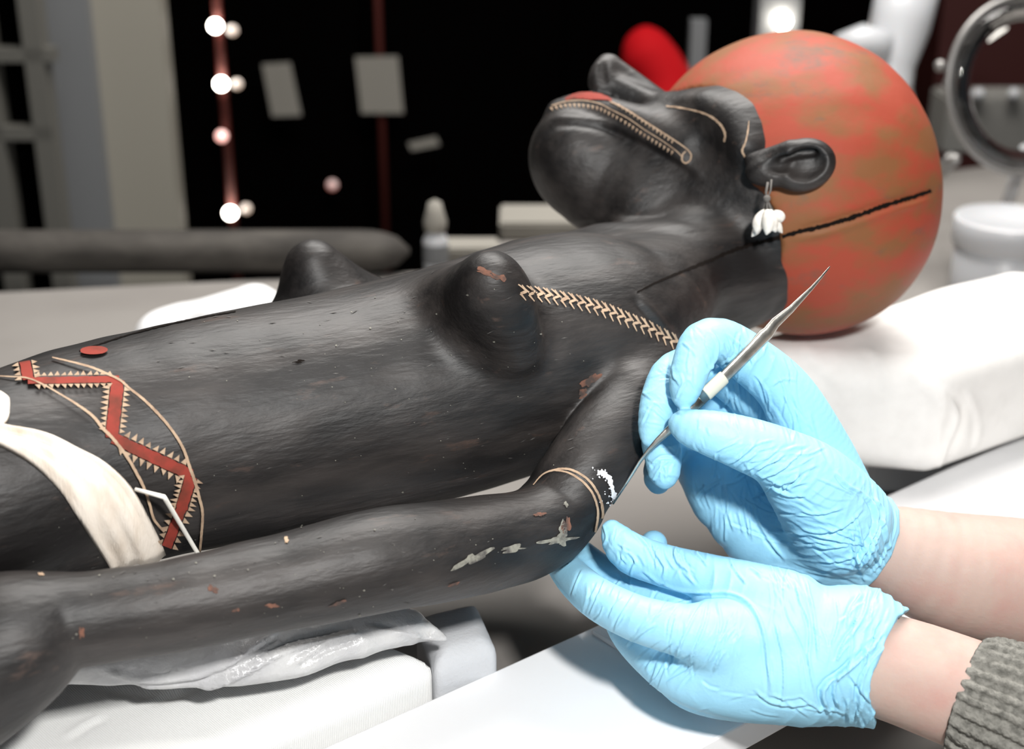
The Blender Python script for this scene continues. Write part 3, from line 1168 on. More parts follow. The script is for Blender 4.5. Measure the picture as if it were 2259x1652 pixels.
# stiff white strip poking out of the loincloth
k0, k1, k2 = (torso_paint.hit(292, 1074, 0.004), torso_paint.hit(344, 1076, 0.013), torso_paint.hit(436, 1206, 0.006))
tube('white_strip', [k0, k0.lerp(k1, .5), k1, k1.lerp(k2, .03), k1.lerp(k2, .5), k2, k1.lerp(k2, 1.06)],
     [.0009, .001, .0012, .0012, .0012, .0012, .0012], M['white_strip'], fig, 6)
tag(bpy.data.objects['white_strip'], 'thin bent white strip sticking out of the cloth', None)

# earring of shells
er = empty('shell_earring', tuple(P(1693, 430, .855)), 'earring of white shells on a grey thread, hanging from the ear',
           'earring')
tube('thread', [P(1694, 402, .847), P(1690, 425, .846), P(1692, 440, .846)], .0008, M['cord'], er, 6)
tube('thread', [P(1702, 396, .847), P(1700, 420, .846), P(1692, 440, .846)], .0006, M['cord'], er, 6)
ball('knot', P(1692, 438, .846), .0023, M['cord'], er)
for k, (x0, y0, x1, y1, r, d) in enumerate(((1690, 462, 1668, 515, 14, .850), (1692, 462, 1690, 518, 15, .843),
                                            (1700, 462, 1712, 512, 15, .844), (1706, 466, 1724, 490, 13, .850),
                                            (1712, 478, 1726, 514, 10, .853), (1678, 480, 1658, 522, 10, .856))):
    tube('thread', [P(1692, 440, .846), P(x0, y0, d)], .0006, M['cord'], er, 5)
    a, b = Vector(P(x0, y0, d)), Vector(P(x1, y1, d))
    rr = pr(r, d)
    ts = np.linspace(0, 1, 9)
    prof = [0.25, .62, .85, .98, 1, .95, .8, .5, .12]
    tube('shell', [a.lerp(b, t) + Vector(R_) * 0.0012 * math.sin(t * 3.1) * (1 if k % 2 else -1) for t in ts],
         [rr * q for q in prof], M['shell'], er, 12)

# ------------------------------------------------------------------ the conservator: forearms, gloves, sleeve
per = empty('person', tuple(P(2150, 1450, .74)),
            'person in pale blue gloves and grey knitted sleeve holding a tool at the elbow', 'person')

# left hand, nearest the camera: thumb up, back of the hand towards us
LH = {
    'thumb': [(1350, 1170, 24, .744), (1366, 1196, 38, .741), (1395, 1222, 46, .735), (1460, 1246, 47, .726),
              (1550, 1270, 51, .715), (1640, 1300, 64, .706), (1740, 1350, 92, .702)],
    'index': [(1232, 1236, 30, .782), (1245, 1252, 36, .772), (1275, 1285, 42, .752), (1325, 1325, 47, .722),
              (1400, 1362, 51, .702), (1480, 1385, 56, .693), (1565, 1400, 66, .692), (1700, 1400, 80, .695),
              (1900, 1390, 98, .70)],
    'middle': [(1285, 1225, 32, .788), (1320, 1258, 38, .772), (1385, 1305, 42, .752), (1470, 1345, 46, .732),
               (1560, 1420, 62, .708), (1700, 1460, 82, .697), (1900, 1450, 104, .70)],
    'ring': [(1442, 1200, 30, .788), (1432, 1225, 36, .788), (1400, 1290, 38, .785), (1375, 1365, 42, .762),
             (1440, 1445, 50, .725), (1545, 1500, 66, .705), (1700, 1510, 72, .705), (1900, 1490, 96, .705)],
    'little': [(1470, 1330, 32, .79), (1470, 1400, 36, .782), (1470, 1460, 42, .76), (1510, 1510, 48, .735),
               (1590, 1532, 54, .718), (1720, 1542, 54, .715), (1900, 1520, 82, .708)],
}
Fl = bounds([q for v in LH.values() for q in v] + [(1960, 1470, 170, .70)], 0.0007, 0.006)
for k_, c in LH.items():
    Fl.chain(c, 0.005 if k_ != 'thumb' else 0.006, step=14)
Fl.chain([(1470, 1318, 34, .738), (1600, 1335, 50, .722)], 0.006)
Fl.chain([(1620, 1330, 42, .715), (1590, 1400, 70, .70), (1640, 1480, 84, .702), (1760, 1490, 100, .70)], 0.012)
Fl.chain([(1850, 1430, 132, .704), (1930, 1458, 131, .703), (1990, 1478, 137, .703), (2040, 1500, 150, .703)], 0.006)
clip_px(Fl, [(1100, 1000), (1990, 1000), (2000, 1300), (2006, 1345), (1980, 1362), (1952, 1420), (1925, 1480),
             (1918, 1530), (1928, 1570), (1934, 1592), (1920, 1640), (1880, 1700), (1300, 1700), (1000, 1400)], 0.0008)


o3 = (2259 / 1079, 1180, 1050)


def leftfn(V, Q):
    V = zones(V, Q, [
        (1470, 1235, .712, 1, -.1, 0, 60, 30, .0007), (1600, 1270, .70, 1, .3, 0, 70, 34, .0006),
        (1560, 1370, .68, .9, .5, 0, 75, 26, .0006), (1400, 1400, .69, .9, .4, 0, 90, 40, .0005),
        (1300, 1300, .71, .8, .6, 0, 60, 36, .0004), (1500, 1480, .70, .7, -.6, 0, 80, 30, .0006),
        (1740, 1330, .69, .7, -.7, 0, 90, 60, .0005), (1930, 1400, .69, 1, .35, 0, 130, 26, .0011),
        (1900, 1540, .69, 1, .15, 0, 110, 30, .0011), (1800, 1560, .69, .9, .3, 0, 120, 46, .0006),
        (1700, 1450, .66, .96, .2, 0, 190, 75, .0005), (1360, 1170, .735, 1, .4, 0, 40, 24, .0004)], 5)
    L = [([(540, 470), (640, 520), (780, 540), (900, 540), (980, 580), (1030, 650), (1060, 740), (1075, 850),
           (1085, 960), (1090, 1060)], 8, .0016),
         ([(1105, 660), (1130, 760), (1150, 880), (1150, 1000), (1135, 1080)], 6, .0011),
         ([(760, 570), (660, 590), (560, 650), (480, 720)], 6, .0011),
         ([(790, 570), (740, 640), (690, 740), (640, 860)], 6, .0010),
         ([(810, 575), (790, 680), (740, 800), (690, 900)], 6, .0009),
         ([(840, 575), (860, 680), (830, 800), (770, 900)], 6, .0008),
         ([(900, 700), (870, 800), (820, 900)], 6, .0007),
         ([(1190, 440), (1220, 560), (1270, 700), (1265, 850), (1290, 980), (1310, 1060)], 6, .0011),
         ([(1240, 450), (1280, 600), (1300, 740), (1310, 860)], 6, .0010),
         ([(1080, 360), (1140, 450), (1190, 530)], 6, .0009),
         ([(900, 380), (930, 440), (980, 500)], 6, .0009),
         ([(1550, 510), (1520, 640), (1440, 760), (1390, 860)], 8, .0016),
         ([(1640, 670), (1560, 790), (1450, 890), (1350, 960), (1330, 1020), (1380, 1130)], 9, .0024),
         ([(1500, 820), (1400, 930), (1380, 1000), (1420, 1100)], 7, .0018),
         ([(1450, 910), (1500, 980), (1560, 1060)], 6, .0012),
         ([(1540, 560), (1470, 620), (1400, 680)], 6, .0010),
         ([(540, 300), (560, 360), (600, 420), (590, 470)], 7, .0012),
         ([(640, 320), (660, 400), (720, 440)], 7, .0012),
         ([(720, 330), (770, 380), (800, 420)], 6, .0010),
         ([(450, 250), (520, 320), (560, 400)], 6, .0009),
         ([(220, 430), (190, 500), (170, 560)], 6, .0008),
         ([(330, 480), (290, 560), (250, 650)], 6, .0007),
         ([(470, 530), (400, 640), (360, 720)], 6, .0008),
         ([(420, 790), (470, 740), (560, 680)], 7, .0012),
         ([(510, 910), (560, 830), (640, 760)], 7, .0011),
         ([(1010, 980), (1080, 1040), (1180, 1060), (1290, 1050)], 7, .0010),
         ([(310, 210), (330, 290), (300, 330)], 5, .0006)]
    return creases(V, Q, [(PX(p, *o3), w_ * .5, a_ * .85) for p, w_, a_ in L] + folds(4, [
        (1490, 1240, 120, 40, 75, 35, 26, 60, 3.2, .0006), (1360, 1200, 30, 30, 60, 50, 6, 40, 3, .0004),
        (1350, 1340, 110, 45, 115, 18, 18, 70, 3, .0005), (1560, 1400, 80, 60, 108, 16, 20, 110, 3, .0006),
        (1800, 1400, 110, 120, 82, 16, 20, 130, 3.2, .0006), (1690, 1540, 150, 35, 10, 25, 10, 90, 3.2, .0006),
        (1900, 1400, 45, 70, 118, 12, 16, 100, 3.2, .0010), (1890, 1550, 35, 50, 80, 25, 12, 80, 3.2, .0010),
        (1470, 1460, 60, 60, 130, 20, 10, 70, 3, .0006), (1720, 1270, 100, 30, 55, 20, 12, 80, 3, .0006)]))


gl, Vl, Ql = finish(Fl, 'glove', M['glove'], per, 1, leftfn)

# right hand, holding the tool like a pen
RH = {
    'thumb': [(1502, 935, 28, .722), (1522, 943, 40, .720), (1570, 956, 51, .718), (1640, 978, 60, .720),
              (1720, 1012, 70, .727), (1790, 1072, 98, .743), (1850, 1150, 118, .762)],
    'index': [(1507, 886, 17, .724), (1510, 868, 31, .725), (1516, 838, 40, .725), (1530, 795, 45, .728),
              (1550, 758, 49, .733), (1590, 752, 50, .740), (1650, 790, 55, .750), (1735, 868, 62, .762),
              (1800, 1000, 80, .775), (1860, 1150, 95, .78)],
    'middle': [(1432, 968, 18, .737), (1438, 948, 30, .738), (1446, 915, 38, .739), (1462, 868, 45, .744),
               (1492, 822, 48, .752), (1570, 812, 50, .772), (1650, 860, 56, .785), (1740, 935, 62, .79),
               (1850, 1160, 100, .795)],
    'ring': [(1466, 1058, 22, .747), (1465, 1038, 36, .748), (1462, 1000, 42, .752), (1456, 950, 44, .767),
             (1480, 888, 46, .787), (1600, 880, 50, .803), (1750, 985, 62, .806), (1800, 1180, 100, .808)],
    'little': [(1452, 1064, 26, .765), (1455, 1040, 36, .768), (1490, 970, 40, .800), (1600, 960, 48, .818),
               (1730, 1050, 60, .818), (1800, 1210, 88, .812)],
}
Fr = bounds([q for v in RH.values() for q in v] + [(1960, 1210, 150, .78), (1560, 1060, 60, .80)], 0.0007, 0.006)
for k_, c in RH.items():
    Fr.chain(c, {'thumb': 0.005, 'index': 0.003, 'middle': .0015, 'ring': .0012, 'little': .0012}[k_], step=14)
Fr.chain([(1548, 1052, 40, .792), (1610, 1110, 70, .797), (1680, 1165, 95, .797), (1780, 1200, 110, .793),
          (1860, 1205, 112, .788)], 0.006)
Fr.chain([(1560, 950, 52, .812), (1545, 1010, 60, .805), (1590, 1090, 70, .80)], 0.006)
Fr.chain([(1640, 930, 50, .80), (1650, 1010, 70, .808)], 0.006)
Fr.chain([(1690, 900, 60, .80), (1720, 1000, 80, .805), (1700, 1080, 90, .808)], 0.006)
Fr.chain([(1820, 1180, 120, .783), (1900, 1185, 104, .78), (1960, 1210, 108, .782), (2030, 1240, 125, .785)], 0.006)
clip_px(Fr, [(1100, 500), (1700, 600), (2000, 1000), (1968, 1100), (1984, 1125), (1985, 1175), (1965, 1230),
             (1935, 1275), (1908, 1300), (1890, 1340), (1500, 1400), (1000, 1100)], 0.0008)
o2 = (2259 / 840, 1200, 680)


def rightfn(V, Q):
    V = zones(V, Q, [
        (1680, 1040, .70, .8, .5, 0, 80, 22, .0007), (1740, 1070, .70, .7, .6, 0, 110, 24, .0006),
        (1570, 770, .725, .7, -.5, 0, 60, 26, .0004), (1700, 800, .73, .8, .5, 0, 90, 34, .0005),
        (1450, 850, .735, .3, 1, 0, 50, 34, .0005), (1465, 1000, .74, 0, 1, 0, 50, 26, .0005),
        (1820, 1140, .73, .6, .75, 0, 140, 22, .0004), (1800, 1240, .74, .3, 1, 0, 140, 30, .0004),
        (1920, 1180, .74, 1, .3, 0, 120, 18, .0008), (1600, 1120, .76, 1, -.3, 0, 110, 44, .0006),
        (1680, 900, .79, 1, -.1, 0, 80, 34, .0006), (1640, 790, .73, 1, .4, 0, 60, 20, .0004)], 15)
    L = [([(1000, 1020), (1010, 950), (1020, 850)], 6, .0010),
         ([(890, 1130), (960, 1060), (1050, 1000)], 8, .0012),
         ([(1060, 600), (1090, 520), (1080, 460)], 7, .0014),
         ([(1130, 470), (1140, 560), (1180, 640)], 6, .0008),
         ([(1310, 450), (1340, 540), (1330, 640)], 6, .0007),
         ([(1250, 960), (1340, 920), (1440, 860)], 6, .0010),
         ([(1270, 1000), (1370, 980), (1480, 900)], 6, .0011),
         ([(1300, 1030), (1400, 1040), (1540, 980)], 7, .0013),
         ([(1340, 1060), (1450, 1110), (1560, 1110)], 7, .0012),
         ([(1190, 940), (1210, 900), (1260, 860)], 6, .0008),
         ([(1120, 920), (1160, 880), (1170, 850)], 5, .0007),
         ([(1250, 1130), (1270, 1250), (1340, 1380), (1440, 1500)], 8, .0013),
         ([(1080, 1080), (1090, 1200), (1130, 1330)], 7, .0009),
         ([(1200, 1050), (1190, 1200), (1230, 1380)], 6, .0008),
         ([(1520, 1200), (1640, 1220), (1780, 1180)], 7, .0011),
         ([(1500, 1300), (1650, 1330), (1800, 1280), (1900, 1180)], 7, .0012),
         ([(1540, 1400), (1680, 1420), (1830, 1400)], 7, .0011),
         ([(1620, 1500), (1750, 1500), (1850, 1470)], 6, .0010),
         ([(1730, 970), (1800, 1050), (1900, 1100)], 7, .0012),
         ([(1890, 1090), (1960, 1180), (1970, 1300), (1900, 1440), (1820, 1560)], 7, .0022),
         ([(1940, 1110), (2010, 1200), (2000, 1300), (1950, 1420), (1880, 1560)], 6, .0016),
         ([(2080, 1180), (2080, 1320), (2010, 1480), (1930, 1590)], 5, .0012),
         ([(960, 400), (1020, 300), (1030, 200), (980, 130)], 7, .0012),
         ([(1000, 380), (1060, 330), (1150, 280)], 6, .0010),
         ([(1080, 200), (1110, 260), (1090, 340)], 6, .0006),
         ([(740, 540), (790, 610), (850, 600)], 5, .0006),
         ([(870, 240), (850, 330), (860, 400)], 5, .0004),
         ([(770, 560), (850, 420), (920, 520)], 5, .0005),
         ([(570, 700), (650, 560), (740, 640)], 5, .0005),
         ([(610, 960), (690, 880), (800, 880)], 6, .0007),
         ([(700, 1040), (690, 960), (700, 890)], 5, .0006),
         ([(640, 1040), (680, 960), (740, 900)], 5, .0006),
         ([(1700, 960), (1640, 860), (1590, 700), (1570, 600)], 10, .0006),
         ([(1350, 460), (1420, 420), (1500, 430)], 6, .0005)]
    return creases(V, Q, [(PX(p, *o2), w_ * .5, a_ * .85) for p, w_, a_ in L] + folds(9, [
        (1690, 1030, 90, 50, -28, 18, 30, 90, 3, .0006), (1760, 1130, 90, 70, 25, 10, 18, 150, 3.4, .0006),
        (1820, 1210, 80, 60, 15, 10, 16, 150, 3.4, .0006), (1600, 1120, 60, 70, 78, 14, 16, 100, 3, .0006),
        (1930, 1180, 35, 80, 72, 12, 16, 120, 3.2, .0009), (1650, 800, 50, 60, 75, 25, 18, 70, 3, .0005),
        (1760, 880, 45, 90, 70, 20, 16, 110, 3, .0005), (1530, 790, 40, 50, 70, 30, 10, 50, 2.8, .0004),
        (1450, 880, 35, 70, 20, 30, 14, 50, 2.8, .0004), (1465, 1020, 30, 40, 60, 60, 12, 40, 2.8, .0004),
        (1660, 900, 60, 40, 80, 15, 10, 80, 3, .0005), (1580, 960, 60, 30, 70, 30, 8, 40, 2.6, .0003)]))


gr, Vr, Qr = finish(Fr, 'glove', M['glove'], per, 1, rightfn)

# forearms
la = [(1880, 1450, 110, .703), (1990, 1480, 117, .703), (2100, 1520, 122, .703), (2200, 1560, 126, .702),
      (2420, 1655, 140, .685), (2660, 1740, 150, .65)]
Fa = bounds(la, 0.0016, 0.006)
Fa.chain(la, 0.0)
finish(Fa, 'forearm', M['skin'], per, 2)
ra_ = [(1870, 1195, 80, .783), (1960, 1215, 100, .785), (2100, 1262, 132, .79), (2260, 1290, 146, .795),
       (2450, 1330, 158, .80), (2750, 1390, 170, .81)]
Fa = bounds(ra_, 0.0016, 0.006)
Fa.chain(ra_, 0.0)
finish(Fa, 'forearm', M['skin'], per, 2)

# knitted sleeve: ribs along the arm
axs = smooth_curve([(2132, 1540, 142, .703), (2180, 1560, 152, .702), (2240, 1585, 160, .70), (2330, 1625, 166, .695),
                    (2560, 1710, 190, .665), (2700, 1760, 200, .645)], 5)
cs = [P(q[0], q[1], q[3]) for q in axs]
ta = (cs[-1] - cs[0]) / np.linalg.norm(cs[-1] - cs[0])
up_ = np.cross(ta, F_)
up_ /= np.linalg.norm(up_)
sd_ = np.cross(ta, up_)
SEG = 360
rings = []
ang = np.linspace(0, 2 * math.pi, SEG, endpoint=False)
for i, (c, q) in enumerate(zip(cs, axs)):
    r0 = pr(q[2], q[3])
    ln_ = np.linalg.norm(c - cs[0])
    edge = min(1, ln_ / 0.006)
    ph = ang * 30
    rib = np.clip(np.cos(ph) * 1.6, -1, 1)
    st = np.sin(ln_ * 2 * math.pi / 0.0042 + 3.1 * np.abs(np.sin(ph / 2)) * 2)
    rr = r0 * (0.975 + 0.025 * edge) + 0.0012 * rib * (.25 + .75 * edge) + 0.0005 * st * (0.4 + 0.6 * (rib > 0)) * edge
    rings.append(c + np.cos(ang)[:, None] * up_ * rr[:, None] + np.sin(ang)[:, None] * sd_ * rr[:, None])
# turned-in edge
rin = [cs[0] + ta * 0.006 + (r - cs[0]) * 0.84 for r in rings[:1]]
rings = rin + rings
vs = np.vstack(rings)
fs = []
for i in range(len(rings) - 1):
    for k in range(SEG):
        a, b = i * SEG + k, i * SEG + (k + 1) % SEG
        fs.append((a, b, b + SEG, a + SEG))
o = link('sleeve', vs, fs, M['wool'], per)
tag(o, 'grey ribbed knitted sleeve cuff', None)

# steel tool
tool = empty('spatula', tuple(P(1590, 845, .735)), 'slim steel double-ended spatula with a cream band, held in the right glove',
             'spatula')
th = bp_.hit(1349, 1108, 0.0008)
td = float(proj(np.array(th))[2]) if th is not None else .7365
tp_ = [(1352, 1112, 2.2, td), (1385, 1062, 3.2, td * .6 + .731 * .4), (1412, 1018, 4.2, td * .2 + .732 * .8), (1434, 990, 5.5, .731),
       (1452, 971, 8, .7295), (1480, 945, 11, .729), (1515, 912, 14, .729), (1545, 882, 15.5, .729)]
tq = [(1545, 882, 15.5, .729), (1600, 829, 16.5, .731), (1660, 768, 17, .734), (1684, 742, 18, .7355),
      (1694, 734, 16.5, .736), (1710, 712, 14, .737), (1745, 682, 9.5, .7395), (1790, 636, 5, .742), (1812, 611, 3.2, .744),
      (1831, 588, 1.6, .745)]
for nm, pp in (('blade', tp_), ('handle', tq)):
    tube(nm, [P(x, y, d) for x, y, r, d in pp], [pr(r, d) for x, y, r, d in pp], M['steel'], tool, 10, 0.4, F_ * .8 + U_ * .6)
bnd = [(1557, 870, 17.5, .7294), (1559, 868, 18.8, .7295), (1596, 833, 18.8, .7308), (1598, 831, 17.5, .7309)]
tube('band', [P(x, y, d) for x, y, r, d in bnd], [pr(r, d) for x, y, r, d in bnd], M['tape'], tool, 12, 0.5, F_ * .8 + U_ * .6)

# ------------------------------------------------------------------ behind: bench things
M['beam'] = mat('weathered_dark_beam', (0.03, 0.026, 0.022), 0.8, col2=(0.08, 0.072, 0.062), nscale=9, ndetail=6, lo=.4,
                hi=.7, stretch=(1, 3, 3), bump=.6, bscale=20, bdist=.004)
M['beige'] = mat('beige_panel_paint', (0.30, 0.28, 0.235), 0.6)
M['bluegrey'] = mat('blue_grey_paint', (0.17, 0.175, 0.18), 0.6)
M['rack'] = mat('grey_metal_rack', (0.13, 0.125, 0.11), 0.5)
M['black'] = mat('black_surface', (0.0012, 0.001, 0.001), 0.9, spec=0.0)
M['paper'] = mat('grey_paper', (0.26, 0.245, 0.215), 0.9)
M['darkred'] = mat('dark_red_metal', (0.10, 0.018, 0.013), 0.6)
M['red'] = mat('red_cloth', (0.35, 0.003, 0.006), 0.8, spec=.1)
M['tub'] = mat('white_translucent_plastic', (0.52, 0.53, 0.55), 0.35, sss=0.2)
M['clear'] = mat('clear_plastic', (0.75, 0.8, 0.85), 0.15, trans=0.8)
M['lens'] = mat('lens_glass', (1, 1, 1), 0.02, trans=1.0)
M['chrome'] = mat('dull_grey_metal', (0.30, 0.29, 0.28), 0.4, 0.6)
M['bulb'] = mat('lit_bulb', (1, 1, 1), 0.3, emit=(1, 0.93, 0.82), estr=24)  # glow shared by the post's lamp and the rail's imitated flash glints
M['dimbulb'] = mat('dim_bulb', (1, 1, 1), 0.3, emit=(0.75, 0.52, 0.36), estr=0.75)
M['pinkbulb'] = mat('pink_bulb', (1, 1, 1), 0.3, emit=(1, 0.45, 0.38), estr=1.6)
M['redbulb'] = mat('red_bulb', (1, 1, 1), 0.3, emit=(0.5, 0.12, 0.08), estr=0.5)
M['greybox'] = mat('grey_case', (0.22, 0.215, 0.20), 0.5)
M['tissue'] = mat('white_tissue', (0.85, 0.85, 0.86), 0.9)
M['maroon'] = mat('maroon_cabinet', (0.05, 0.006, 0.004), 0.6)

# wooden beam
bp0, bp1 = P(-160, 606, 1.62), P(905, 598, 1.62)
n = 40
pts, rad = [], []
for i in range(n):
    f = i / (n - 1)
    q = bp0 * (1 - f) + bp1 * f
    pts.append(q)
    rad.append(0.0245 * (1 if f < .9 else math.sqrt(max(0.02, 1 - ((f - .9) / .1) ** 2))))
zc = 0.026
pts = [(p[0], p[1], zc) for p in pts]
o = tube('wooden_beam', pts, rad, M['beam'], None, 24)
tag(o, 'weathered dark wooden beam lying along the back of the table, left', 'beam')


def upright(name, xa, xb, yb, Y, depth, ztop, m, parent=None, zbot=-0.75):
    pa, pb = AY(xa, yb, Y), AY(xb, yb, Y)
    return box(name, ((pa[0] + pb[0]) / 2, Y + depth / 2, (ztop + zbot) / 2), (pb[0] - pa[0], depth, ztop - zbot), m,
               parent)


o = upright('partition_panel', 250, 402, 560, 2.3, 0.05, 1.6, M['beige'])
tag(o, 'tall beige partition panel left of the dark cabinet', 'panel')
o = upright('partition_post', 150, 249, 560, 2.27, 0.09, 1.6, M['bluegrey'])
tag(o, 'blue-grey upright post beside the beige panel', 'post')
rk = empty('storage_rack', tuple(AY(60, 560, 2.2) * np.array([1, 1, 0]) + np.array([0, 0, -.75])),
           'grey metal rack with dark openings at the left edge', 'rack')
upright('post', 108, 148, 560, 2.2, 0.04, 1.6, M['rack'], rk)
upright('post', 0, 42, 560, 2.2, 0.04, 1.6, M['rack'], rk)
upright('post', -180, -140, 560, 2.2, 0.04, 1.6, M['rack'], rk)
for y in (120, 292):
    pa, pb = AY(10, y, 2.21), AY(120, y, 2.21)
    pa2 = AY(-200, y, 2.21)
    box('shelf', ((pa2[0] + pb[0]) / 2, 2.215, pa[2]), (pb[0] - pa2[0], 0.03, 0.021), M['rack'], rk)
pa = AY(90, 300, 2.4)
upright('back_panel', -220, 140, 560, 2.42, 0.01, 1.6, M['black'], rk)

cab = empty('dark_cabinet', (0.1, 3.1, -0.75), 'black cabinet filling the dark background', 'cabinet')
pa, pb = AY(395, 560, 3.0), AY(1660, 560, 3.0)
box('body', ((pa[0] + pb[0]) / 2, 3.28, 0.3), (pb[0] - pa[0], 0.54, 2.1), M['black'], cab, 0.004)
for i in range(3):
    xa = pa[0] + (pb[0] - pa[0]) * i / 3
    wd_ = (pb[0] - pa[0]) / 3
    box('door', (xa + wd_ / 2, 3.0, 0.3), (wd_ - 0.008, 0.02, 2.06), M['black'], cab, 0.003)

# dark red rail with glowing balls standing in for flash glints
rail = empty('light_rail', tuple(AY(510, 560, 2.6) * np.array([1, 1, 0]) + np.array([0, 0, -.75])),
             'dark red upright rail carrying small bright lamps against the black cabinet', 'light')
r0, r1 = AY(470, -20, 2.6), AY(520, 560, 2.6)
r1 = np.array([r1[0], 2.6, -0.75])
r0 = np.array([r1[0], 2.6, 1.5])
tube('rail', [r0, r1], 0.008, M['darkred'], rail, 10)
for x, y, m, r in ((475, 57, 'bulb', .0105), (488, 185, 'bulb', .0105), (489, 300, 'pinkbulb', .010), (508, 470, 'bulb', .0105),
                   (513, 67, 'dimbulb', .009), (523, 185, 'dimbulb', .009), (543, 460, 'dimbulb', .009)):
    ball('lamp', AY(x, y, 2.58), r, M[m], rail, 3)  # emission imitates flash reflections on shiny metal
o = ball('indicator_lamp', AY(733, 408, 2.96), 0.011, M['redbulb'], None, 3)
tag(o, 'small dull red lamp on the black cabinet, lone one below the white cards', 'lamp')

# cards on the cabinet
for k, (pl, lab) in enumerate((([(578, 142), (640, 138), (665, 255), (600, 257)], 'slanted grey card on the black cabinet, left one'),
                               ([(783, 126), (878, 124), (890, 250), (797, 250)], 'squarish grey card fixed to the dark upright rod, right one'),
                               ([(900, 316), (962, 302), (970, 320), (908, 332)], 'small pale label lying aslant below the square card'))):
    vs = [AY(x, y, 2.94) for x, y in pl]
    vs = [Vector(v) for v in vs] + [Vector(v) + Vector((0, 0.003, 0)) for v in vs]
    o = link('paper_card', vs, [(0, 1, 2, 3), (7, 6, 5, 4), (0, 4, 5, 1), (1, 5, 6, 2), (2, 6, 7, 3), (3, 7, 4, 0)],
             M['paper'], None, False)
    tag(o, lab, 'card')
pa = AY(845, 340, 2.96)
o = tube('dark_rod', [(pa[0], 2.96, -.75), (pa[0], 2.96, 1.5)], 0.008, M['darkred'], None, 10)
tag(o, 'thin dark red rod standing behind the square card', 'rod')

# small bottle
c = Z(962, 592, 0)
bt = empty('small_bottle', tuple(c), 'small pale bottle with a cap on the table edge behind the figure', 'bottle')
lathe('bottle_body', [(0, 0), (.0135, 0), (.0145, .003), (.0145, .034), (.012, .040), (.0085, .044)], c, M['tub'], bt)
lathe('label', [(.0148, .008), (.0148, .03)], c, M['bluegrey'], bt)
lathe('bottle_cap', [(.0085, .044), (.0125, .046), (.0135, .056), (.010, .068), (.0075, .078), (0, .082)], c, M['paper'],
      bt)
for k, (x, y, z, s, lab) in enumerate(((1030, 575, 0.0, (.075, .05, .022), 'flat pale box beside the small bottle'),
                                      (1190, 508, 0.0, (.10, .09, .022), 'flat beige box far back, left of the chin'))):
    q = Z(x, y, 0)
    o = box('flat_box', (q[0], q[1], s[2] / 2), s, M['paper'], None, 0.003)
    tag(o, lab, 'box')
c = Z(845, 562, 0.0)
c = np.array([c[0], 1.66, 0])
o = ball('glass_bead', (P(932, 583, 1.45)[0], 1.36, 0.0095), 0.0095, M['clear'], None, 3)
tag(o, 'small glass ball on the table in front of the pale bottle', 'ball')

# crumpled tissue behind the figure
Ft = bounds([(340, 740, 40, 1.25), (620, 700, 60, 1.25), (500, 650, 40, 1.25)], 0.003, 0.02)
for x, y, r, d in ((370, 745, 60, 1.27), (430, 725, 58, 1.27), (500, 712, 62, 1.26), (560, 690, 56, 1.26),
                   (620, 720, 70, 1.25)):
    q = P(x, y, d)
    Ft.ell((q[0], q[1], max(q[2], 0.018)), (pr(r, d) * 1.2, .03, .024), 0.012)


def tisfn(V, Q):
    N = normals(V, Q)
    V = V + N * (0.004 * np.abs(snoise(V, 55, 3)))[:, None]
    V[:, 2] = np.maximum(V[:, 2], 0.0004)
    return V


o, _, _ = finish(Ft, 'crumpled_tissue', M['tissue'], None, 1, tisfn)
tag(o, 'crumpled white tissue on the table behind the figure', 'tissue')

# white plastic tub and rod, right
c = Z(2205, 648, 0)
tb = empty('plastic_tub', tuple(c), 'white plastic tub with lid at the right edge behind the cushion', 'tub')
R0 = pr(116, 1.50)
lathe('tub_body', [(0, 0), (R0 * .93, 0), (R0 * .96, .004), (R0 * .97, .058), (R0 * .9, .060)], c, M['tub'], tb, 48)
lathe('lid', [(R0 * .98, .056), (R0 * 1.04, .058), (R0 * 1.04, .084), (R0 * 1.0, .087), (R0 * .95, .084), (0, .084)], c,
      M['tub'], tb, 48)
c2 = Z(2215, 520, 0)
o = tube('leaning_rod', [c2 + np.array([0, .02, 0.003]), P(2262, 330, 1.62)], 0.008, M['tub'], None, 12)
tag(o, 'pale rod standing aslant behind the white plastic tub', 'rod')

# magnifier lamp
mg = empty('magnifier_lamp', tuple(P(2110, 420, 1.75)), 'round magnifier lens in a metal ring on an arm, top right',
           'magnifier')
cc = P(2258, 190, 1.55)
rr = pr(190, 1.55)
e1_, e2_ = R_ * .96 + F_ * .28, U_ * .98 - F_ * .2
ringp = [Vector(cc + rr * (math.cos(a) * e1_ + math.sin(a) * e2_)) for a in np.linspace(0, 2 * math.pi, 49)]
tube('ring', ringp, 0.0038, M['chrome'], mg, 12, 1, F_)
vs = []
for sgn in (-1, 1):
    for r in (0, .35, .7, .98):
        for a in np.linspace(0, 2 * math.pi, 32, endpoint=False):
            vs.append(cc + rr * r * (math.cos(a) * e1_ + math.sin(a) * e2_) + sgn * F_ * 0.0015)
fs = []
for s_i in (0, 1):
    for ri in range(3):
        for k in range(32):
            a = s_i * 128 + ri * 32 + k
            b = s_i * 128 + ri * 32 + (k + 1) % 32
            fs.append((a, b, b + 32, a + 32) if s_i else (a, a + 32, b + 32, b))
for k in range(32):
    a, b = 96 + k, 96 + (k + 1) % 32
    fs.append((a, a + 128, b + 128, b))
link('lens', vs, fs, M['lens'], mg)
for x, y in ((2074, 145), (2106, 352), (2092, 186)):
    ball('screw', P(x, y, 1.535), 0.0065, M['chrome'], mg, 3)
tube('arm', [P(2100, 350, 1.56), P(2075, 380, 1.60), P(2030, 330, 1.68), P(2000, 200, 1.8)], 0.008, M['chrome'], mg, 10)
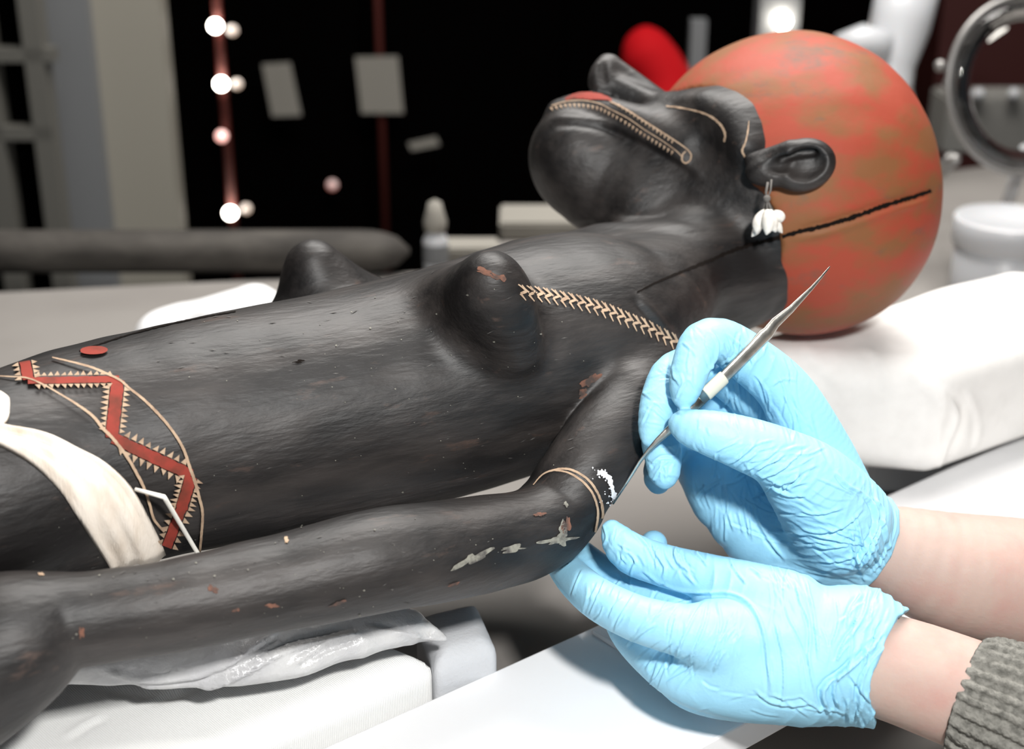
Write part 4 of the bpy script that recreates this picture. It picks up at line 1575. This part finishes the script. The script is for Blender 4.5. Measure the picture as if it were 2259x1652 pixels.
M['tube'] = mat('lit_tube', (1, 1, 1), 0.3, emit=(1, 0.95, 0.85), estr=1.1)  # emission imitates the flash glare reflected in the lens
tube('lamp_tube', [P(2166, 82, 1.60), P(2172, 78, 1.60), P(2210, 52, 1.60), P(2216, 47, 1.60)], [.006, .0085, .0085, .006],
     M['tube'], mg, 12)
# lamp with white shade
lp = empty('desk_lamp', tuple(P(1960, 420, 2.0)), 'white lamp neck and shade behind the top of the red cap', 'lamp')
tube('neck', [P(2010, -60, 1.95), P(1985, 60, 1.95), P(1965, 150, 1.95), P(1975, 250, 1.95), P(1990, 420, 1.95)],
     [pr(r, 1.95) for r in (70, 66, 52, 30, 26)], M['tub'], lp, 20)
tube('shade', [P(1960, 110, 1.93), P(1900, 95, 1.93), P(1850, 105, 1.93)], [pr(r, 1.93) for r in (36, 42, 30)], M['tub'],
     lp, 20)
# red cloth, pillar with lamp
rc = bounds([(1440, 140, 120, 2.3), (1480, 260, 110, 2.3)], 0.008, 0.02)
rc.chain([(1425, 105, 48, 2.3), (1432, 130, 62, 2.3), (1470, 190, 62, 2.3), (1480, 300, 80, 2.3)], 0.01)
o, _, _ = finish(rc, 'red_cloth', M['red'], None, 2)
tag(o, 'bright red cloth hanging behind the nose', 'cloth')
lpst = empty('lamp_post', tuple(AY(1720, 80, 2.4) * np.array([1, 1, 0]) + np.array([0, 0, -.75])),
             'grey upright post above the red cap, bearing one brilliant white lamp', 'post')
upright('post', 1674, 1762, 80, 2.4, 0.06, 1.6, M['bluegrey'], lpst)
ball('lamp', AY(1726, 46, 2.388), 0.013, M['bulb'], lpst, 3)
o = upright('slim_post', 1522, 1556, 130, 2.5, 0.03, AY(1540, 45, 2.5)[2], M['bluegrey'])
tag(o, 'slim pale grey post beside the red cloth', 'post')
gb = AY(2175, 340, 2.25)
o = box('grey_case', (gb[0] + .03, 2.3, gb[2] + .045), (0.20, 0.10, 0.09), M['greybox'], None, 0.004)
tag(o, 'grey case seen through the round magnifier lens', 'case')
for x, lab in ((2158, 'left'), (2236, 'right')):
    q = AY(x, 208, 2.24)
    o = ball('case_knob', (q[0], q[1], gb[2] + .098), 0.010, M['tub'], None, 3)
    tag(o, 'pale round knob on the grey case, %s one' % lab, 'knob')
o = plane_box('maroon_cabinet', (AY(2060, 200, 2.9)[0], 2.9, -.75), (AY(2450, 200, 2.9)[0], 3.2, 0.75), M['maroon'])
del o['kind']
tag(o, 'very dark maroon cabinet behind the magnifier', 'cabinet')
